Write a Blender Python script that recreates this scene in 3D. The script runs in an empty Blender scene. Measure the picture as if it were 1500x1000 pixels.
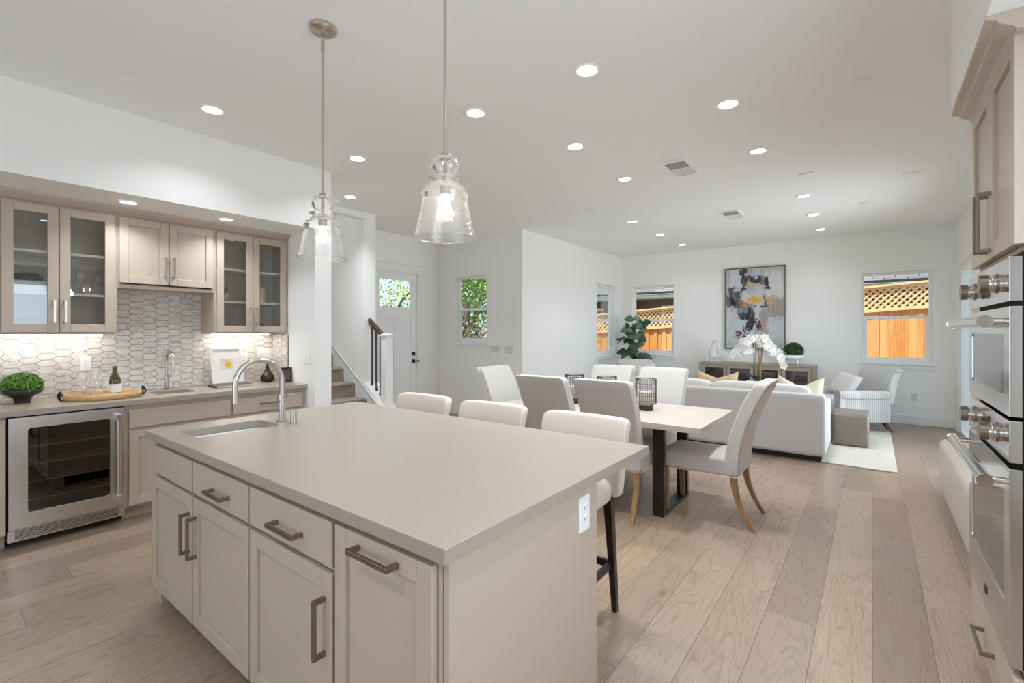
import bpy, math, random
from mathutils import Vector, Matrix
C = bpy.context.scene.collection
PI = math.pi
random.seed(11)
# ---------------------------------------------------------------- camera
FPX, YAW = 689.0, math.atan(528/689)
cd = bpy.data.cameras.new('camera'); cam = bpy.data.objects.new('camera', cd); C.objects.link(cam)
cam.location = (0, 0, 1.45); cam.rotation_euler = (PI/2, 0, YAW)
cd.sensor_width = 36; cd.lens = FPX*36/1500; cd.shift_y = -14.5/1500; cd.clip_start = .02
bpy.context.scene.camera = cam
# ---------------------------------------------------------------- sky, sun, exposure
w = bpy.data.worlds.new('sky'); bpy.context.scene.world = w; w.use_nodes = True
bg = w.node_tree.nodes['Background']; bg.inputs[0].default_value = (.58, .78, 1, 1); bg.inputs[1].default_value = 1.15
def lamp(name, kind, loc, energy, color=(1, 1, 1), rot=(0, 0, 0), **k):
    d = bpy.data.lights.new(name, kind); d.energy = energy; d.color = color
    for a, v in k.items(): setattr(d, a, v)
    o = bpy.data.objects.new(name, d); C.objects.link(o); o.location = loc; o.rotation_euler = rot
    return o
lamp('sun', 'SUN', (0, -20, 30), 6.8, (1, .93, .82), (math.radians(20), 0, math.radians(-14)), angle=.01)
# daylight at the sliding door; the other three are added fill lamps
lamp('slider_daylight', 'AREA', (1.02, 7.0, 1.22), 36, (.82, .91, 1), (0, PI/2, 0), shape='RECTANGLE', size=2.3, size_y=1.9, spread=2.3)
lamp('kitchen_side_fill', 'AREA', (.96, .95, 1.65), 24, (.72, .86, 1), (0, PI/2, 0), shape='RECTANGLE', size=1.1, size_y=1.5)  # added cool fill for the island end panel, at an unseen window
lamp('rear_fill', 'AREA', (-1.6, -2.52, 1.35), 22, (.84, .92, 1), (PI/2, 0, 0), shape='RECTANGLE', size=3.6, size_y=1.9)  # added broad fill from behind the camera
lamp('stair_fill', 'AREA', (-7.0, 3.25, 4.9), 9, (.86, .92, 1), (0, 0, 0), shape='RECTANGLE', size=2, size_y=.9)  # added bluish lamp high in the stairwell, no window modelled
vs = bpy.context.scene.view_settings
bpy.context.scene.display_settings.display_device = 'sRGB'
vs.view_transform = 'Standard'; vs.look = 'None'; vs.gamma = 1; vs.use_curve_mapping = False; vs.exposure = 0.36
cy = bpy.context.scene.cycles
cy.use_denoising = True; cy.max_bounces = 12; cy.diffuse_bounces = 8; cy.transparent_max_bounces = 24; cy.sample_clamp_indirect = 6
DOWN, BULB, STRIP = 9.2, 4.0, .75
# ---------------------------------------------------------------- materials
def lin(r, g, b):
    f = lambda c: c/12.92 if c <= .04045 else ((c+.055)/1.055)**2.4
    return (f(r/255), f(g/255), f(b/255), 1)
class NT:
    def __init__(s, name):
        s.m = bpy.data.materials.new(name); s.m.use_nodes = True; s.t = s.m.node_tree
        s.p = s.t.nodes['Principled BSDF']; s.out = s.t.nodes['Material Output']
    def n(s, typ, ins=None, **k):
        x = s.t.nodes.new(typ)
        for a, v in k.items(): setattr(x, a, v)
        for a, v in (ins or {}).items():
            if isinstance(v, bpy.types.NodeSocket): s.t.links.new(v, x.inputs[a])
            else: x.inputs[a].default_value = v
        return x
    def math(s, op, a, b=0, c=0): return s.n('ShaderNodeMath', {0: a, 1: b, 2: c}, operation=op).outputs[0]
    def mix(s, f, a, b, blend='MIX'):
        x = s.n('ShaderNodeMix', {0: f, 6: a, 7: b}, data_type='RGBA', blend_type=blend); return x.outputs[2]
    def ramp(s, f, stops):
        x = s.n('ShaderNodeValToRGB', {0: f}); e = x.color_ramp.elements
        while len(e) < len(stops): e.new(.5)
        for i, (p, c) in enumerate(stops): e[i].position = p; e[i].color = c if len(c) == 4 else (*c, 1)
        return x.outputs[0]
    def co(s, which='Object'): return s.n('ShaderNodeTexCoord').outputs[which]
    def pos(s): return s.n('ShaderNodeNewGeometry').outputs['Position']
    def mapping(s, v, sc=(1, 1, 1), loc=(0, 0, 0), rot=(0, 0, 0)):
        return s.n('ShaderNodeMapping', {0: v, 'Scale': sc, 'Location': loc, 'Rotation': rot}).outputs[0]
    def noise(s, v, scale, detail=3, rough=.5, dist=0):
        return s.n('ShaderNodeTexNoise', {'Vector': v, 'Scale': scale, 'Detail': detail, 'Roughness': rough, 'Distortion': dist}).outputs[0]
    def bump(s, h, strength=.3, dist=.01):
        s.t.links.new(s.n('ShaderNodeBump', {'Height': h, 'Strength': strength, 'Distance': dist}).outputs[0], s.p.inputs['Normal'])
    def set(s, **k):
        for a, v in k.items():
            a = {'col': 'Base Color', 'rough': 'Roughness', 'metal': 'Metallic', 'spec': 'Specular IOR Level', 'sheen': 'Sheen Weight',
                 'emit': 'Emission Color', 'es': 'Emission Strength', 'coat': 'Coat Weight', 'ior': 'IOR'}.get(a, a)
            if isinstance(v, bpy.types.NodeSocket): s.t.links.new(v, s.p.inputs[a])
            else: s.p.inputs[a].default_value = v
        return s.m
def plain(name, col, rough=.5, metal=0, vary=.04, scale=30, bump=0, **k):
    t = NT(name); nz = t.noise(t.co(), scale, 4)
    c = t.mix(nz, tuple(x*(1-vary) for x in col[:3])+(1,), tuple(min(1, x*(1+vary)) for x in col[:3])+(1,))
    if bump: t.bump(nz, bump, .004)
    return t.set(col=c, rough=rough, metal=metal, **k)
WHITE = plain('wall_paint', lin(242, 241, 238), .75, bump=.03, scale=160, vary=.01)
CEIL = plain('ceiling_paint', lin(243, 243, 242), .85, vary=.01)
TRIM = plain('white_trim', lin(238, 238, 236), .4, vary=.01)
VINYL = plain('white_vinyl', lin(240, 241, 244), .3, vary=.01)
CAB = plain('cabinet_paint', lin(187, 171, 154), .38, vary=.015)
CABIN = plain('cabinet_inside', lin(196, 183, 167), .5, vary=.03)
QUARTZ = NT('quartz')
_v = QUARTZ.noise(QUARTZ.pos(), 260, 2)
QUARTZ.set(col=QUARTZ.mix(_v, lin(150, 138, 125), lin(177, 165, 152)), rough=.3); QUARTZ = QUARTZ.m
def metal(name, col, rough, brush=(4, 400, 400)):
    t = NT(name); nz = t.noise(t.mapping(t.co(), brush), 3, 2)
    t.bump(nz, .05, .001)
    return t.set(col=col, rough=rough, metal=1)
NICKEL = metal('brushed_nickel', lin(196, 186, 175), .3)
STEEL = metal('stainless_steel', lin(205, 200, 194), .27)
POLISH = metal('polished_steel', lin(206, 204, 202), .12)
CHROME = plain('chrome', lin(225, 222, 220), .06, 1, vary=0)
PEWTER = metal('pewter_pull', lin(150, 138, 126), .33)
BLACK = plain('black_metal', lin(34, 31, 30), .45, .3)
IRON = plain('bronze_iron', lin(48, 42, 38), .5, .5)
DARKGLASS = plain('dark_glass', lin(46, 42, 40), .04, 0, vary=0, coat=1)
OVENGLASS = plain('oven_glass', lin(120, 118, 116), .05, .75, vary=0)
def glass(name, tint=(1, 1, 1, 1), refl=.9, base=.0, rough=.01, bump=0, haze=0):
    t = NT(name)
    tr = t.n('ShaderNodeBsdfTransparent', {0: tint}).outputs[0]
    gl = t.n('ShaderNodeBsdfGlossy', {0: (1, 1, 1, 1), 'Roughness': rough})
    if bump:
        b = t.n('ShaderNodeBump', {'Height': t.n('ShaderNodeTexVoronoi', {'Vector': t.co(), 'Scale': 90}).outputs[0], 'Strength': bump, 'Distance': .01}).outputs[0]
        t.t.links.new(b, gl.inputs['Normal'])
    fr = t.n('ShaderNodeLayerWeight', {0: .25}).outputs['Fresnel']
    f = t.math('MULTIPLY_ADD', fr, refl, base)
    mx = t.n('ShaderNodeMixShader', {0: f, 1: tr, 2: gl.outputs[0]}).outputs[0]
    if haze: mx = t.n('ShaderNodeMixShader', {0: haze, 1: mx, 2: t.n('ShaderNodeAddShader', {0: t.n('ShaderNodeBsdfTranslucent', {0: (.8, .8, .8, 1)}).outputs[0], 1: t.n('ShaderNodeBsdfDiffuse', {0: (.6, .6, .6, 1)}).outputs[0]}).outputs[0]}).outputs[0]
    t.t.links.new(mx, t.out.inputs[0]); return t.m
PANE = glass('window_glass', (.97, .99, .98, 1), .5)
CABGLASS = glass('cabinet_glass', (.92, .93, .92, 1), .85, .03)
SEEDED = glass('seeded_glass', (.955, .955, .95, 1), 1.0, .05, .03, .1, .04)
CRYSTAL = glass('crystal', (.98, .98, .98, 1), .8, .04, haze=.08)
def cloth(name, a, b, scale=420, rough=.9, bump=.25):
    t = NT(name); nz = t.noise(t.mapping(t.co(), (1, 1, 1)), scale, 2)
    t.bump(nz, bump, .002)
    return t.set(col=t.mix(nz, a, b), rough=rough, sheen=.2)
LINEN = cloth('white_linen', lin(188, 181, 175), lin(203, 197, 191))
LINENB = cloth('grey_back_linen', lin(184, 176, 171), lin(202, 194, 188))
CREAM = cloth('cream_linen', lin(208, 192, 180), lin(220, 206, 195))
SOFAC = cloth('sofa_linen', lin(182, 178, 177), lin(198, 194, 193))
CUSH = cloth('cushion_linen', lin(212, 208, 204), lin(224, 220, 216))
BEIGE = cloth('beige_weave', lin(206, 192, 172), lin(224, 212, 194), 200)
TAN = cloth('tan_weave', lin(186, 158, 126), lin(206, 180, 150), 200)
CARPET = cloth('stair_carpet', lin(118, 104, 94), lin(158, 144, 132), 240, .95, .6)
LEATHER = plain('taupe_leather', lin(122, 113, 102), .33, bump=.1, scale=200)
BENCHC = plain('greige_leather', lin(196, 184, 174), .45, bump=.05, scale=200)
def stripes(name, axis):
    t = NT(name); s = t.n('ShaderNodeSeparateXYZ', {0: t.co()}).outputs[axis]
    f = t.math('FRACT', t.math('MULTIPLY', s, 38))
    k = t.math('LESS_THAN', f, .36)
    return t.set(col=t.mix(k, lin(210, 208, 205), lin(168, 166, 165)), rough=.9)
STRX, STRY = stripes('ticking_x', 0), stripes('ticking_y', 1)
def wood(name, a, b, c, axis=2, rough=.5, sc=1.0):
    t = NT(name); st = [30*sc, 30*sc, 30*sc]; st[axis] = 2.5*sc
    v = t.mapping(t.co(), tuple(st)); nz = t.noise(v, 1.6, 5, .6, 1.2)
    t.bump(nz, .06, .002)
    return t.set(col=t.ramp(nz, [(.25, a), (.5, b), (.78, c)]), rough=rough)
OAKLEG = wood('oak_leg', lin(120, 90, 58), lin(152, 118, 82), lin(176, 142, 104))
ESPRESSO = wood('espresso_wood', lin(24, 18, 15), lin(38, 28, 24), lin(52, 40, 34), rough=.35)
WALNUT = wood('walnut_leg', lin(60, 40, 28), lin(88, 60, 42), lin(112, 82, 60), rough=.35)
TABLEW = wood('washed_table', lin(172, 158, 147), lin(190, 177, 166), lin(202, 190, 179), 0, .45, .8)
CONSW = wood('washed_console', lin(138, 126, 112), lin(158, 146, 132), lin(172, 160, 146), 0)
RAILW = wood('dark_rail', lin(52, 40, 32), lin(74, 58, 46), lin(92, 74, 60), 0, .35)
TRAYW = wood('tray_wood', lin(178, 136, 90), lin(204, 164, 116), lin(220, 184, 138), 1, .4)
GREEN = NT('boxwood_leaf'); _v = GREEN.n('ShaderNodeNewGeometry').outputs['Random Per Island']
GREEN.set(col=GREEN.ramp(_v, [(0, lin(54, 92, 22)), (.5, lin(92, 140, 40)), (1, lin(140, 182, 78))]), rough=.5); GREEN = GREEN.m
def leafmat(name, a, b, c, rough=.4):
    t = NT(name); v = t.n('ShaderNodeNewGeometry').outputs['Random Per Island']
    return t.set(col=t.ramp(v, [(0, a), (.5, b), (1, c)]), rough=rough)
TOPI = leafmat('topiary_leaf', lin(24, 48, 16), lin(46, 76, 28), lin(78, 110, 48), .5)
FIG = leafmat('fig_leaf', lin(24, 52, 34), lin(52, 88, 56), lin(116, 140, 128))
ORCHL = leafmat('orchid_leaf', lin(28, 48, 24), lin(44, 70, 34), lin(66, 92, 48))
TREEG = leafmat('tree_leaf', lin(70, 110, 40), lin(130, 165, 70), lin(190, 205, 110), .6)
TREEY = leafmat('spring_leaf', lin(120, 140, 60), lin(190, 195, 90), lin(226, 214, 120), .6)
HEDGE = leafmat('hedge_leaf', lin(50, 66, 40), lin(104, 100, 60), lin(150, 134, 90), .6)
PETAL = plain('white_petal', lin(244, 243, 240), .5, vary=.01)
CERAM = plain('white_ceramic', lin(238, 238, 238), .2, vary=.01)
SINKW = plain('white_sink', lin(236, 240, 243), .15, vary=.005)
DARKCER = plain('dark_ceramic', lin(52, 46, 42), .3, vary=.15)
BRONZE = plain('bronze_glaze', lin(60, 48, 40), .15, .5, vary=.2)
BARK = plain('bark', lin(92, 78, 66), .9, vary=.25, bump=.4)
CANE = plain('cane', lin(150, 122, 86), .7, vary=.15)
PLATE = plain('wall_plate', lin(220, 219, 216), .35, vary=.005)
PLASTIC = plain('white_plastic', lin(240, 240, 238), .35, vary=.005)
SLOT = plain('slot_dark', lin(60, 60, 60), .6)
PAPER = plain('paper', lin(240, 236, 232), .8, vary=.01)
VOID = plain('dark_inside', lin(30, 27, 25), .7)
WAX = plain('wax', lin(232, 222, 204), .5)
def emis(name, col, s):
    t = NT(name); return t.set(col=(0, 0, 0, 1), emit=(*col, 1), es=s, rough=1)
LENS = emis('lamp_lens', (1, .96, .9), 9)
LEDS = emis('led_strip', (1, .93, .82), 8)
FILA = emis('bulb_glow', (1, .86, .66), 22)
FILB = emis('bulb_dim', (1, .92, .82), 1.1)
# oak plank floor: boards run along Y, 0.22 m wide
def floor_mat():
    t = NT('oak_planks'); s = t.n('ShaderNodeSeparateXYZ', {0: t.pos()})
    X, Y = s.outputs[0], s.outputs[1]
    u = t.math('DIVIDE', X, .22); row = t.math('FLOOR', u); fu = t.math('FRACT', u)
    r1 = t.n('ShaderNodeTexWhiteNoise', {'W': row}, noise_dimensions='1D').outputs[0]
    v = t.math('ADD', t.math('DIVIDE', Y, 1.9), t.math('MULTIPLY', r1, 7.3)); pid = t.math('FLOOR', v); fv = t.math('FRACT', v)
    rid = t.n('ShaderNodeTexWhiteNoise', {'Vector': t.n('ShaderNodeCombineXYZ', {0: row, 1: pid}).outputs[0]}, noise_dimensions='2D').outputs[0]
    gv = t.n('ShaderNodeCombineXYZ', {0: t.math('MULTIPLY', X, 1.0), 1: t.math('MULTIPLY', Y, .13), 2: t.math('MULTIPLY', rid, 40)}).outputs[0]
    wv = t.noise(gv, 5.5, 2, .5, .6)
    rings = t.math('FRACT', t.math('MULTIPLY', wv, 15)); rings = t.math('ABSOLUTE', t.math('SUBTRACT', rings, .5))
    fine = t.noise(t.mapping(gv, (1, .35, 1)), 130, 3, .65)
    tone = t.noise(gv, 2.2, 3, .6, .4)
    base = t.ramp(rid, [(0, lin(146, 127, 113)), (.3, lin(170, 149, 132)), (.7, lin(184, 163, 144)), (.97, lin(190, 166, 142)), (1, lin(192, 162, 130))])
    base = t.mix(t.math('MULTIPLY', tone, .75), base, lin(146, 122, 101))
    k = t.math('MULTIPLY', t.math('SUBTRACT', .15, rings), 5); k = t.n('ShaderNodeClamp', {0: k}).outputs[0]
    base = t.mix(t.math('MULTIPLY', k, t.math('MULTIPLY', tone, 1.1)), base, lin(116, 92, 75))
    base = t.mix(t.ramp(fine, [(.35, (0, 0, 0)), (.8, (.55, .55, .55))]), base, lin(118, 96, 80))
    kn = t.n('ShaderNodeTexVoronoi', {'Vector': t.n('ShaderNodeCombineXYZ', {0: t.math('MULTIPLY', X, 2.1), 1: t.math('MULTIPLY', Y, .8), 2: rid}).outputs[0], 'Scale': 1.0}).outputs[0]
    base = t.mix(t.ramp(kn, [(.012, (.75, .75, .75)), (.05, (0, 0, 0))]), base, lin(98, 78, 62))
    e1 = t.math('ABSOLUTE', t.math('SUBTRACT', fu, .5)); e2 = t.math('ABSOLUTE', t.math('SUBTRACT', fv, .5))
    gap = t.math('MAXIMUM', t.math('GREATER_THAN', e1, .4925), t.math('GREATER_THAN', e2, .4991))
    base = t.mix(t.math('MULTIPLY', gap, .85), base, lin(88, 70, 57))
    t.bump(t.math('ADD', t.math('MULTIPLY', fine, .5), t.math('MULTIPLY', gap, -1)), .12, .002)
    return t.set(col=base, rough=t.math('MULTIPLY_ADD', fine, .2, .2))
OAKFLOOR = floor_mat()
t = NT('marble_tile'); _r = t.n('ShaderNodeNewGeometry').outputs['Random Per Island']
_c = t.n('ShaderNodeVectorMath', {0: t.pos(), 1: t.n('ShaderNodeCombineXYZ', {0: t.math('MULTIPLY', _r, 3), 1: t.math('MULTIPLY', _r, 9), 2: t.math('MULTIPLY', _r, 5)}).outputs[0]}, operation='ADD').outputs[0]
_n = t.noise(t.mapping(_c, (1, 1, 1.6), rot=(.6, 0, 0)), 7, 5, .62, 1.6)
MARBLE = t.set(col=t.mix(t.math('MULTIPLY', _r, .22), t.ramp(_n, [(.3, lin(170, 164, 158)), (.46, lin(216, 211, 204)), (.62, lin(229, 225, 218))]), lin(186, 178, 170)), rough=.25)
GROUT = plain('grout', lin(138, 130, 122), .9)
t = NT('rug_weave'); _n = t.noise(t.mapping(t.co(), (5, 26, 1)), 1.2, 4, .6, 1.5)
RUG = t.set(col=t.ramp(_n, [(.3, lin(184, 178, 166)), (.7, lin(208, 202, 191))]), rough=.95)
t = NT('fence_board'); _s = t.n('ShaderNodeNewGeometry').outputs['Random Per Island']
_n = t.noise(t.mapping(t.co(), (30, 22, 1.2)), 1.5, 4, .65, 1)
CEDAR = t.set(col=t.mix(t.math('MULTIPLY', _s, .75), t.ramp(_n, [(.25, lin(150, 82, 34)), (.5, lin(206, 134, 66)), (.75, lin(232, 180, 116))]), lin(236, 190, 128)), rough=.8)
LATT = plain('lattice_cedar', lin(232, 196, 150), .8, vary=.1)
t = NT('shingles'); _b = t.n('ShaderNodeTexBrick', {'Vector': t.co(), 'Color1': lin(96, 95, 97), 'Color2': lin(122, 120, 121), 'Mortar': lin(48, 46, 48), 'Scale': 1, 'Mortar Size': .012, 'Brick Width': .4, 'Row Height': .14})
SHING = t.set(col=_b.outputs[0], rough=.9)
STUCCO = plain('house_wall', lin(112, 92, 80), .9)
GRASS = plain('yard', lin(120, 118, 96), .95, vary=.3)

# ---------------------------------------------------------------- mesh building
class MB:
    def __init__(s): s.v, s.f, s.s = [], [], []
    def add(s, vs, fs, smooth=False):
        o = len(s.v); s.v += [tuple(v) for v in vs]
        for f in fs: s.f.append([o+i for i in f]); s.s.append(smooth)
        return s
    def box(s, x0, x1, y0, y1, z0, z1):
        x0, x1 = min(x0, x1), max(x0, x1); y0, y1 = min(y0, y1), max(y0, y1); z0, z1 = min(z0, z1), max(z0, z1)
        return s.add([(x, y, z) for z in (z0, z1) for y in (y0, y1) for x in (x0, x1)],
                     [(0, 2, 3, 1), (4, 5, 7, 6), (0, 1, 5, 4), (2, 6, 7, 3), (0, 4, 6, 2), (1, 3, 7, 5)])
    def hexa(s, bot, top):
        return s.add(list(bot)+list(top), [(3, 2, 1, 0), (4, 5, 6, 7), (0, 1, 5, 4), (1, 2, 6, 5), (2, 3, 7, 6), (3, 0, 4, 7)])
    def tube(s, pts, r, n=10, caps=True, closed=False):
        pts = [Vector(p) for p in pts]; m = len(pts)
        rs = r if isinstance(r, (list, tuple)) else [r]*m
        up = Vector((0, 0, 1)); V = []; prev = None
        for i, p in enumerate(pts):
            a = pts[(i-1) % m] if (i or closed) else p; b = pts[(i+1) % m] if (i < m-1 or closed) else p
            d = (b-a).normalized()
            if prev is None: u = d.orthogonal().normalized()
            else:
                u = prev - d*prev.dot(d); u = u.normalized() if u.length > 1e-6 else d.orthogonal().normalized()
            prev = u; wv = d.cross(u)
            V += [p+rs[i]*(math.cos(2*PI*k/n)*u+math.sin(2*PI*k/n)*wv) for k in range(n)]
        F = []
        for i in range(m if closed else m-1):
            j = (i+1) % m
            F += [(i*n+k, i*n+(k+1) % n, j*n+(k+1) % n, j*n+k) for k in range(n)]
        s.add(V, F, True)
        if caps and not closed:
            s.add(V[:n], [tuple(range(n-1, -1, -1))]); s.add(V[-n:], [tuple(range(n))])
        return s
    def cyl(s, p0, p1, r0, r1=None, n=20): return s.tube([p0, p1], [r0, r0 if r1 is None else r1], n)
    def lathe(s, prof, c=(0, 0, 0), n=28, sx=1, sy=1, smooth=True):
        V, F = [], []
        for r, z in prof: V += [(c[0]+sx*r*math.cos(2*PI*k/n), c[1]+sy*r*math.sin(2*PI*k/n), c[2]+z) for k in range(n)]
        for i in range(len(prof)-1): F += [(i*n+k, i*n+(k+1) % n, (i+1)*n+(k+1) % n, (i+1)*n+k) for k in range(n)]
        if prof[0][0] > 1e-5: F.append(tuple(range(n-1, -1, -1))) if s.capb else None
        if prof[-1][0] > 1e-5 and s.capt: F.append(tuple((len(prof)-1)*n+k for k in range(n)))
        return s.add(V, F, smooth)
    capb = capt = False
    def soft(s, c, h, p=8, n=8, fn=None):
        V, F, ix = [], [], {}
        def pt(a, b, d):
            k = (round(a, 4), round(b, 4), round(d, 4))
            if k not in ix:
                L = (abs(a)**p+abs(b)**p+abs(d)**p)**(1/p)
                q = (c[0]+h[0]*a/L, c[1]+h[1]*b/L, c[2]+h[2]*d/L)
                V.append(fn(*q) if fn else q); ix[k] = len(V)-1
            return ix[k]
        g = [math.sin(PI/2*(-1+2*i/n))*.35+.65*(-1+2*i/n) for i in range(n+1)]
        for ax in range(3):
            for sg in (-1, 1):
                for i in range(n):
                    for j in range(n):
                        q = []
                        for (a, b) in ((g[i], g[j]), (g[i+1], g[j]), (g[i+1], g[j+1]), (g[i], g[j+1])):
                            t = [0, 0, 0]; t[ax] = sg; t[(ax+1) % 3] = a; t[(ax+2) % 3] = b; q.append(pt(*t))
                        F.append(tuple(q) if sg > 0 else tuple(reversed(q)))
        return s.add(V, F, True)
    def xform(s, M, start=0):
        for i in range(start, len(s.v)): s.v[i] = tuple(M @ Vector(s.v[i]))
        return s
    def prism(s, poly, axis, a, b):      # polygon in the other two axes, extruded along axis
        def mk(p, t):
            q = [p[0], p[1]]; q.insert(axis, t); return q
        n = len(poly)
        s.add([mk(p, a) for p in poly]+[mk(p, b) for p in poly],
              [tuple(range(n-1, -1, -1)), tuple(range(n, 2*n))]+[(i, (i+1) % n, n+(i+1) % n, n+i) for i in range(n)])
        return s
def obj(name, mb, mat, parent=None, bevel=0, seg=2, recalc=True):
    me = bpy.data.meshes.new(name); me.from_pydata(mb.v, [], mb.f); me.update()
    me.polygons.foreach_set('use_smooth', mb.s)
    if recalc:
        import bmesh
        bm = bmesh.new(); bm.from_mesh(me); bmesh.ops.recalc_face_normals(bm, faces=bm.faces); bm.to_mesh(me); bm.free()
    me.materials.append(mat)
    o = bpy.data.objects.new(name, me); C.objects.link(o)
    if parent: o.parent = parent
    if bevel:
        b = o.modifiers.new('edge', 'BEVEL'); b.width = bevel; b.segments = seg; b.limit_method = 'ANGLE'; b.angle_limit = .6
    return o
def tag(o, label, cat, group=None, kind=None):
    o['label'] = label; o['category'] = cat
    if group: o['group'] = group
    if kind: o['kind'] = kind
    return o
def thing(name, label, cat, loc=(0, 0, 0), rz=0, group=None, kind=None):
    o = bpy.data.objects.new(name, None); o.empty_display_size = .1; C.objects.link(o)
    o.location = loc; o.rotation_euler = (0, 0, rz)
    return tag(o, label, cat, group, kind)
def struct(name, mb, mat, label, cat, **k):
    return tag(obj(name, mb, mat, **k), label, cat, kind='structure')
def dup(root, loc, rz, label, group=None):
    r = root.copy(); C.objects.link(r); r.location = loc; r.rotation_euler = (0, 0, rz); r['label'] = label
    if group: r['group'] = group
    for ch in root.children:
        c = ch.copy(); C.objects.link(c); c.parent = r
        for g in ch.children:
            d = g.copy(); C.objects.link(d); d.parent = c
    return r
def B(*a): return MB().box(*a)
def frame(x0, x1, z0, z1, w, y0, y1):   # four rails round an opening, in the xz plane
    return MB().box(x0, x0+w, y0, y1, z0, z1).box(x1-w, x1, y0, y1, z0, z1).box(x0+w, x1-w, y0, y1, z0, z0+w).box(x0+w, x1-w, y0, y1, z1-w, z1)
# ---------------------------------------------------------------- room shell
CH = 3.06
def wall(name, axis, at, thick, a0, a1, z0, z1, holes, label, mat=WHITE):
    # wall in the plane axis = at (room face) .. at+thick, spanning a0..a1 along the other axis, with rectangular holes (b0,b1,c0,c1)
    m = MB(); cuts = sorted({a0, a1, *[h[0] for h in holes], *[h[1] for h in holes]})
    for u0, u1 in zip(cuts, cuts[1:]):
        hs = sorted([h for h in holes if h[0] < (u0+u1)/2 < h[1]], key=lambda h: h[2]); z = z0
        for h in hs+[None]:
            top = h[2] if h else z1
            if top > z+1e-4:
                if axis == 0: m.box(at, at+thick, u0, u1, z, top)
                else: m.box(u0, u1, at, at+thick, z, top)
            if h: z = h[3]
    return struct(name, m, mat, label, 'wall')
WB = [(-.143, .731, .945, 2.405), (-4.123, -3.225, .96, 2.41)]
wall('wall_back', 1, 9.65, .17, -4.54, 1.09, 0, CH, WB, 'white far wall of the living area behind console and painting')
wall('wall_living_left', 0, -4.37, -.17, 5.97, 9.65, 0, CH, [(8.5, 9.33, .96, 2.41)], 'white side wall running from the entry corner to the fig plant')
WE = (-5.849, -5.11, 1.245, 2.407)
wall('wall_entry_back', 1, 5.97, .17, -6.42, -4.54, 0, CH, [WE], 'white entry wall with the small tall window')
wall('wall_entry_left', 0, -6.25, -.17, 4.03, 5.97, 0, CH, [(4.56, 5.473, 0, 2.445)], 'white wall round the front door')
m = MB().box(-8.5, -5.47, 3.84, 4.03, 0, 5).box(-5.59, -5.47, 2.67, 3.84, 2.984, CH)
struct('wall_stair_far', m, WHITE, 'white wall and low header at the stair opening', 'wall')
struct('wall_stair_near', MB().box(-8.5, -4.345, 2.49, 2.665, 0, CH).box(-8.5, -5.47, 2.49, 2.665, CH, 5), WHITE, 'white wall end between the wet bar and stairs', 'wall')
struct('wall_stair_end', MB().box(-8.67, -8.5, 2.49, 4.03, 0, 5).box(-5.47, -5.35, 2.67, 3.84, CH+.17, 5), WHITE, 'white wall at the top of the stairwell', 'wall')
struct('wall_bar', B(-5.36, -5.19, -2.6, 2.49, 0, CH), WHITE, 'white wall behind the tiled wet bar', 'wall')
struct('soffit_bar', B(-5.19, -4.345, -2.6, 2.49, 2.46, CH), WHITE, 'white boxed soffit above the wet bar cabinets', 'soffit')
wall('wall_right', 0, .98, .13, -2.6, 9.65, 0, CH, [(6.0, 9.3, 0, 2.41), (.15, 1.75, 1.08, 2.22)], 'white right wall with the tall opening near the far corner')
struct('soffit_oven', B(.30, .98, -2.6, 3.075, 2.497, CH), WHITE, 'white boxed soffit above the oven cabinet', 'soffit')
wall('wall_rear', 1, -2.6, -.17, -5.36, 1.11, 0, CH, [(-3.9, -.1, .5, 2.45)], 'white wall behind the viewpoint with an added wide window')
struct('ceiling', MB().box(-5.47, 1.11, -2.77, 9.82, CH, CH+.17).box(-6.42, -5.47, 4.03, 6.14, CH, CH+.17), CEIL, 'smooth white ceiling dotted with recessed lights', 'ceiling')
struct('ceiling_stair', B(-8.67, -5.35, 2.49, 4.03, 5, 5.15), CEIL, 'ceiling high over the stairs', 'ceiling')
struct('floor', B(-8.67, 1.11, -2.77, 9.82, -.12, 0), OAKFLOOR, 'pale oak plank floor running from kitchen to living area', 'floor')
# baseboards
def base(name, m, label): return struct(name, m, TRIM, label, 'baseboard', bevel=.004)
base('baseboard_back', B(-4.37, .98, 9.635, 9.65, 0, .14), 'white baseboard along the far wall')
base('baseboard_left', B(-4.37, -4.355, 5.97, 9.635, 0, .14), 'white baseboard on the living area side wall')
base('baseboard_entry', MB().box(-6.25, -4.37, 5.955, 5.97, 0, .14).box(-6.25, -6.235, 5.60, 5.955, 0, .14), 'white baseboard under the small entry window')
base('baseboard_right', MB().box(.965, .98, 3.2, 5.99, 0, .14).box(.965, .98, 9.4, 9.635, 0, .14), 'white baseboard on the right wall')
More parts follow.
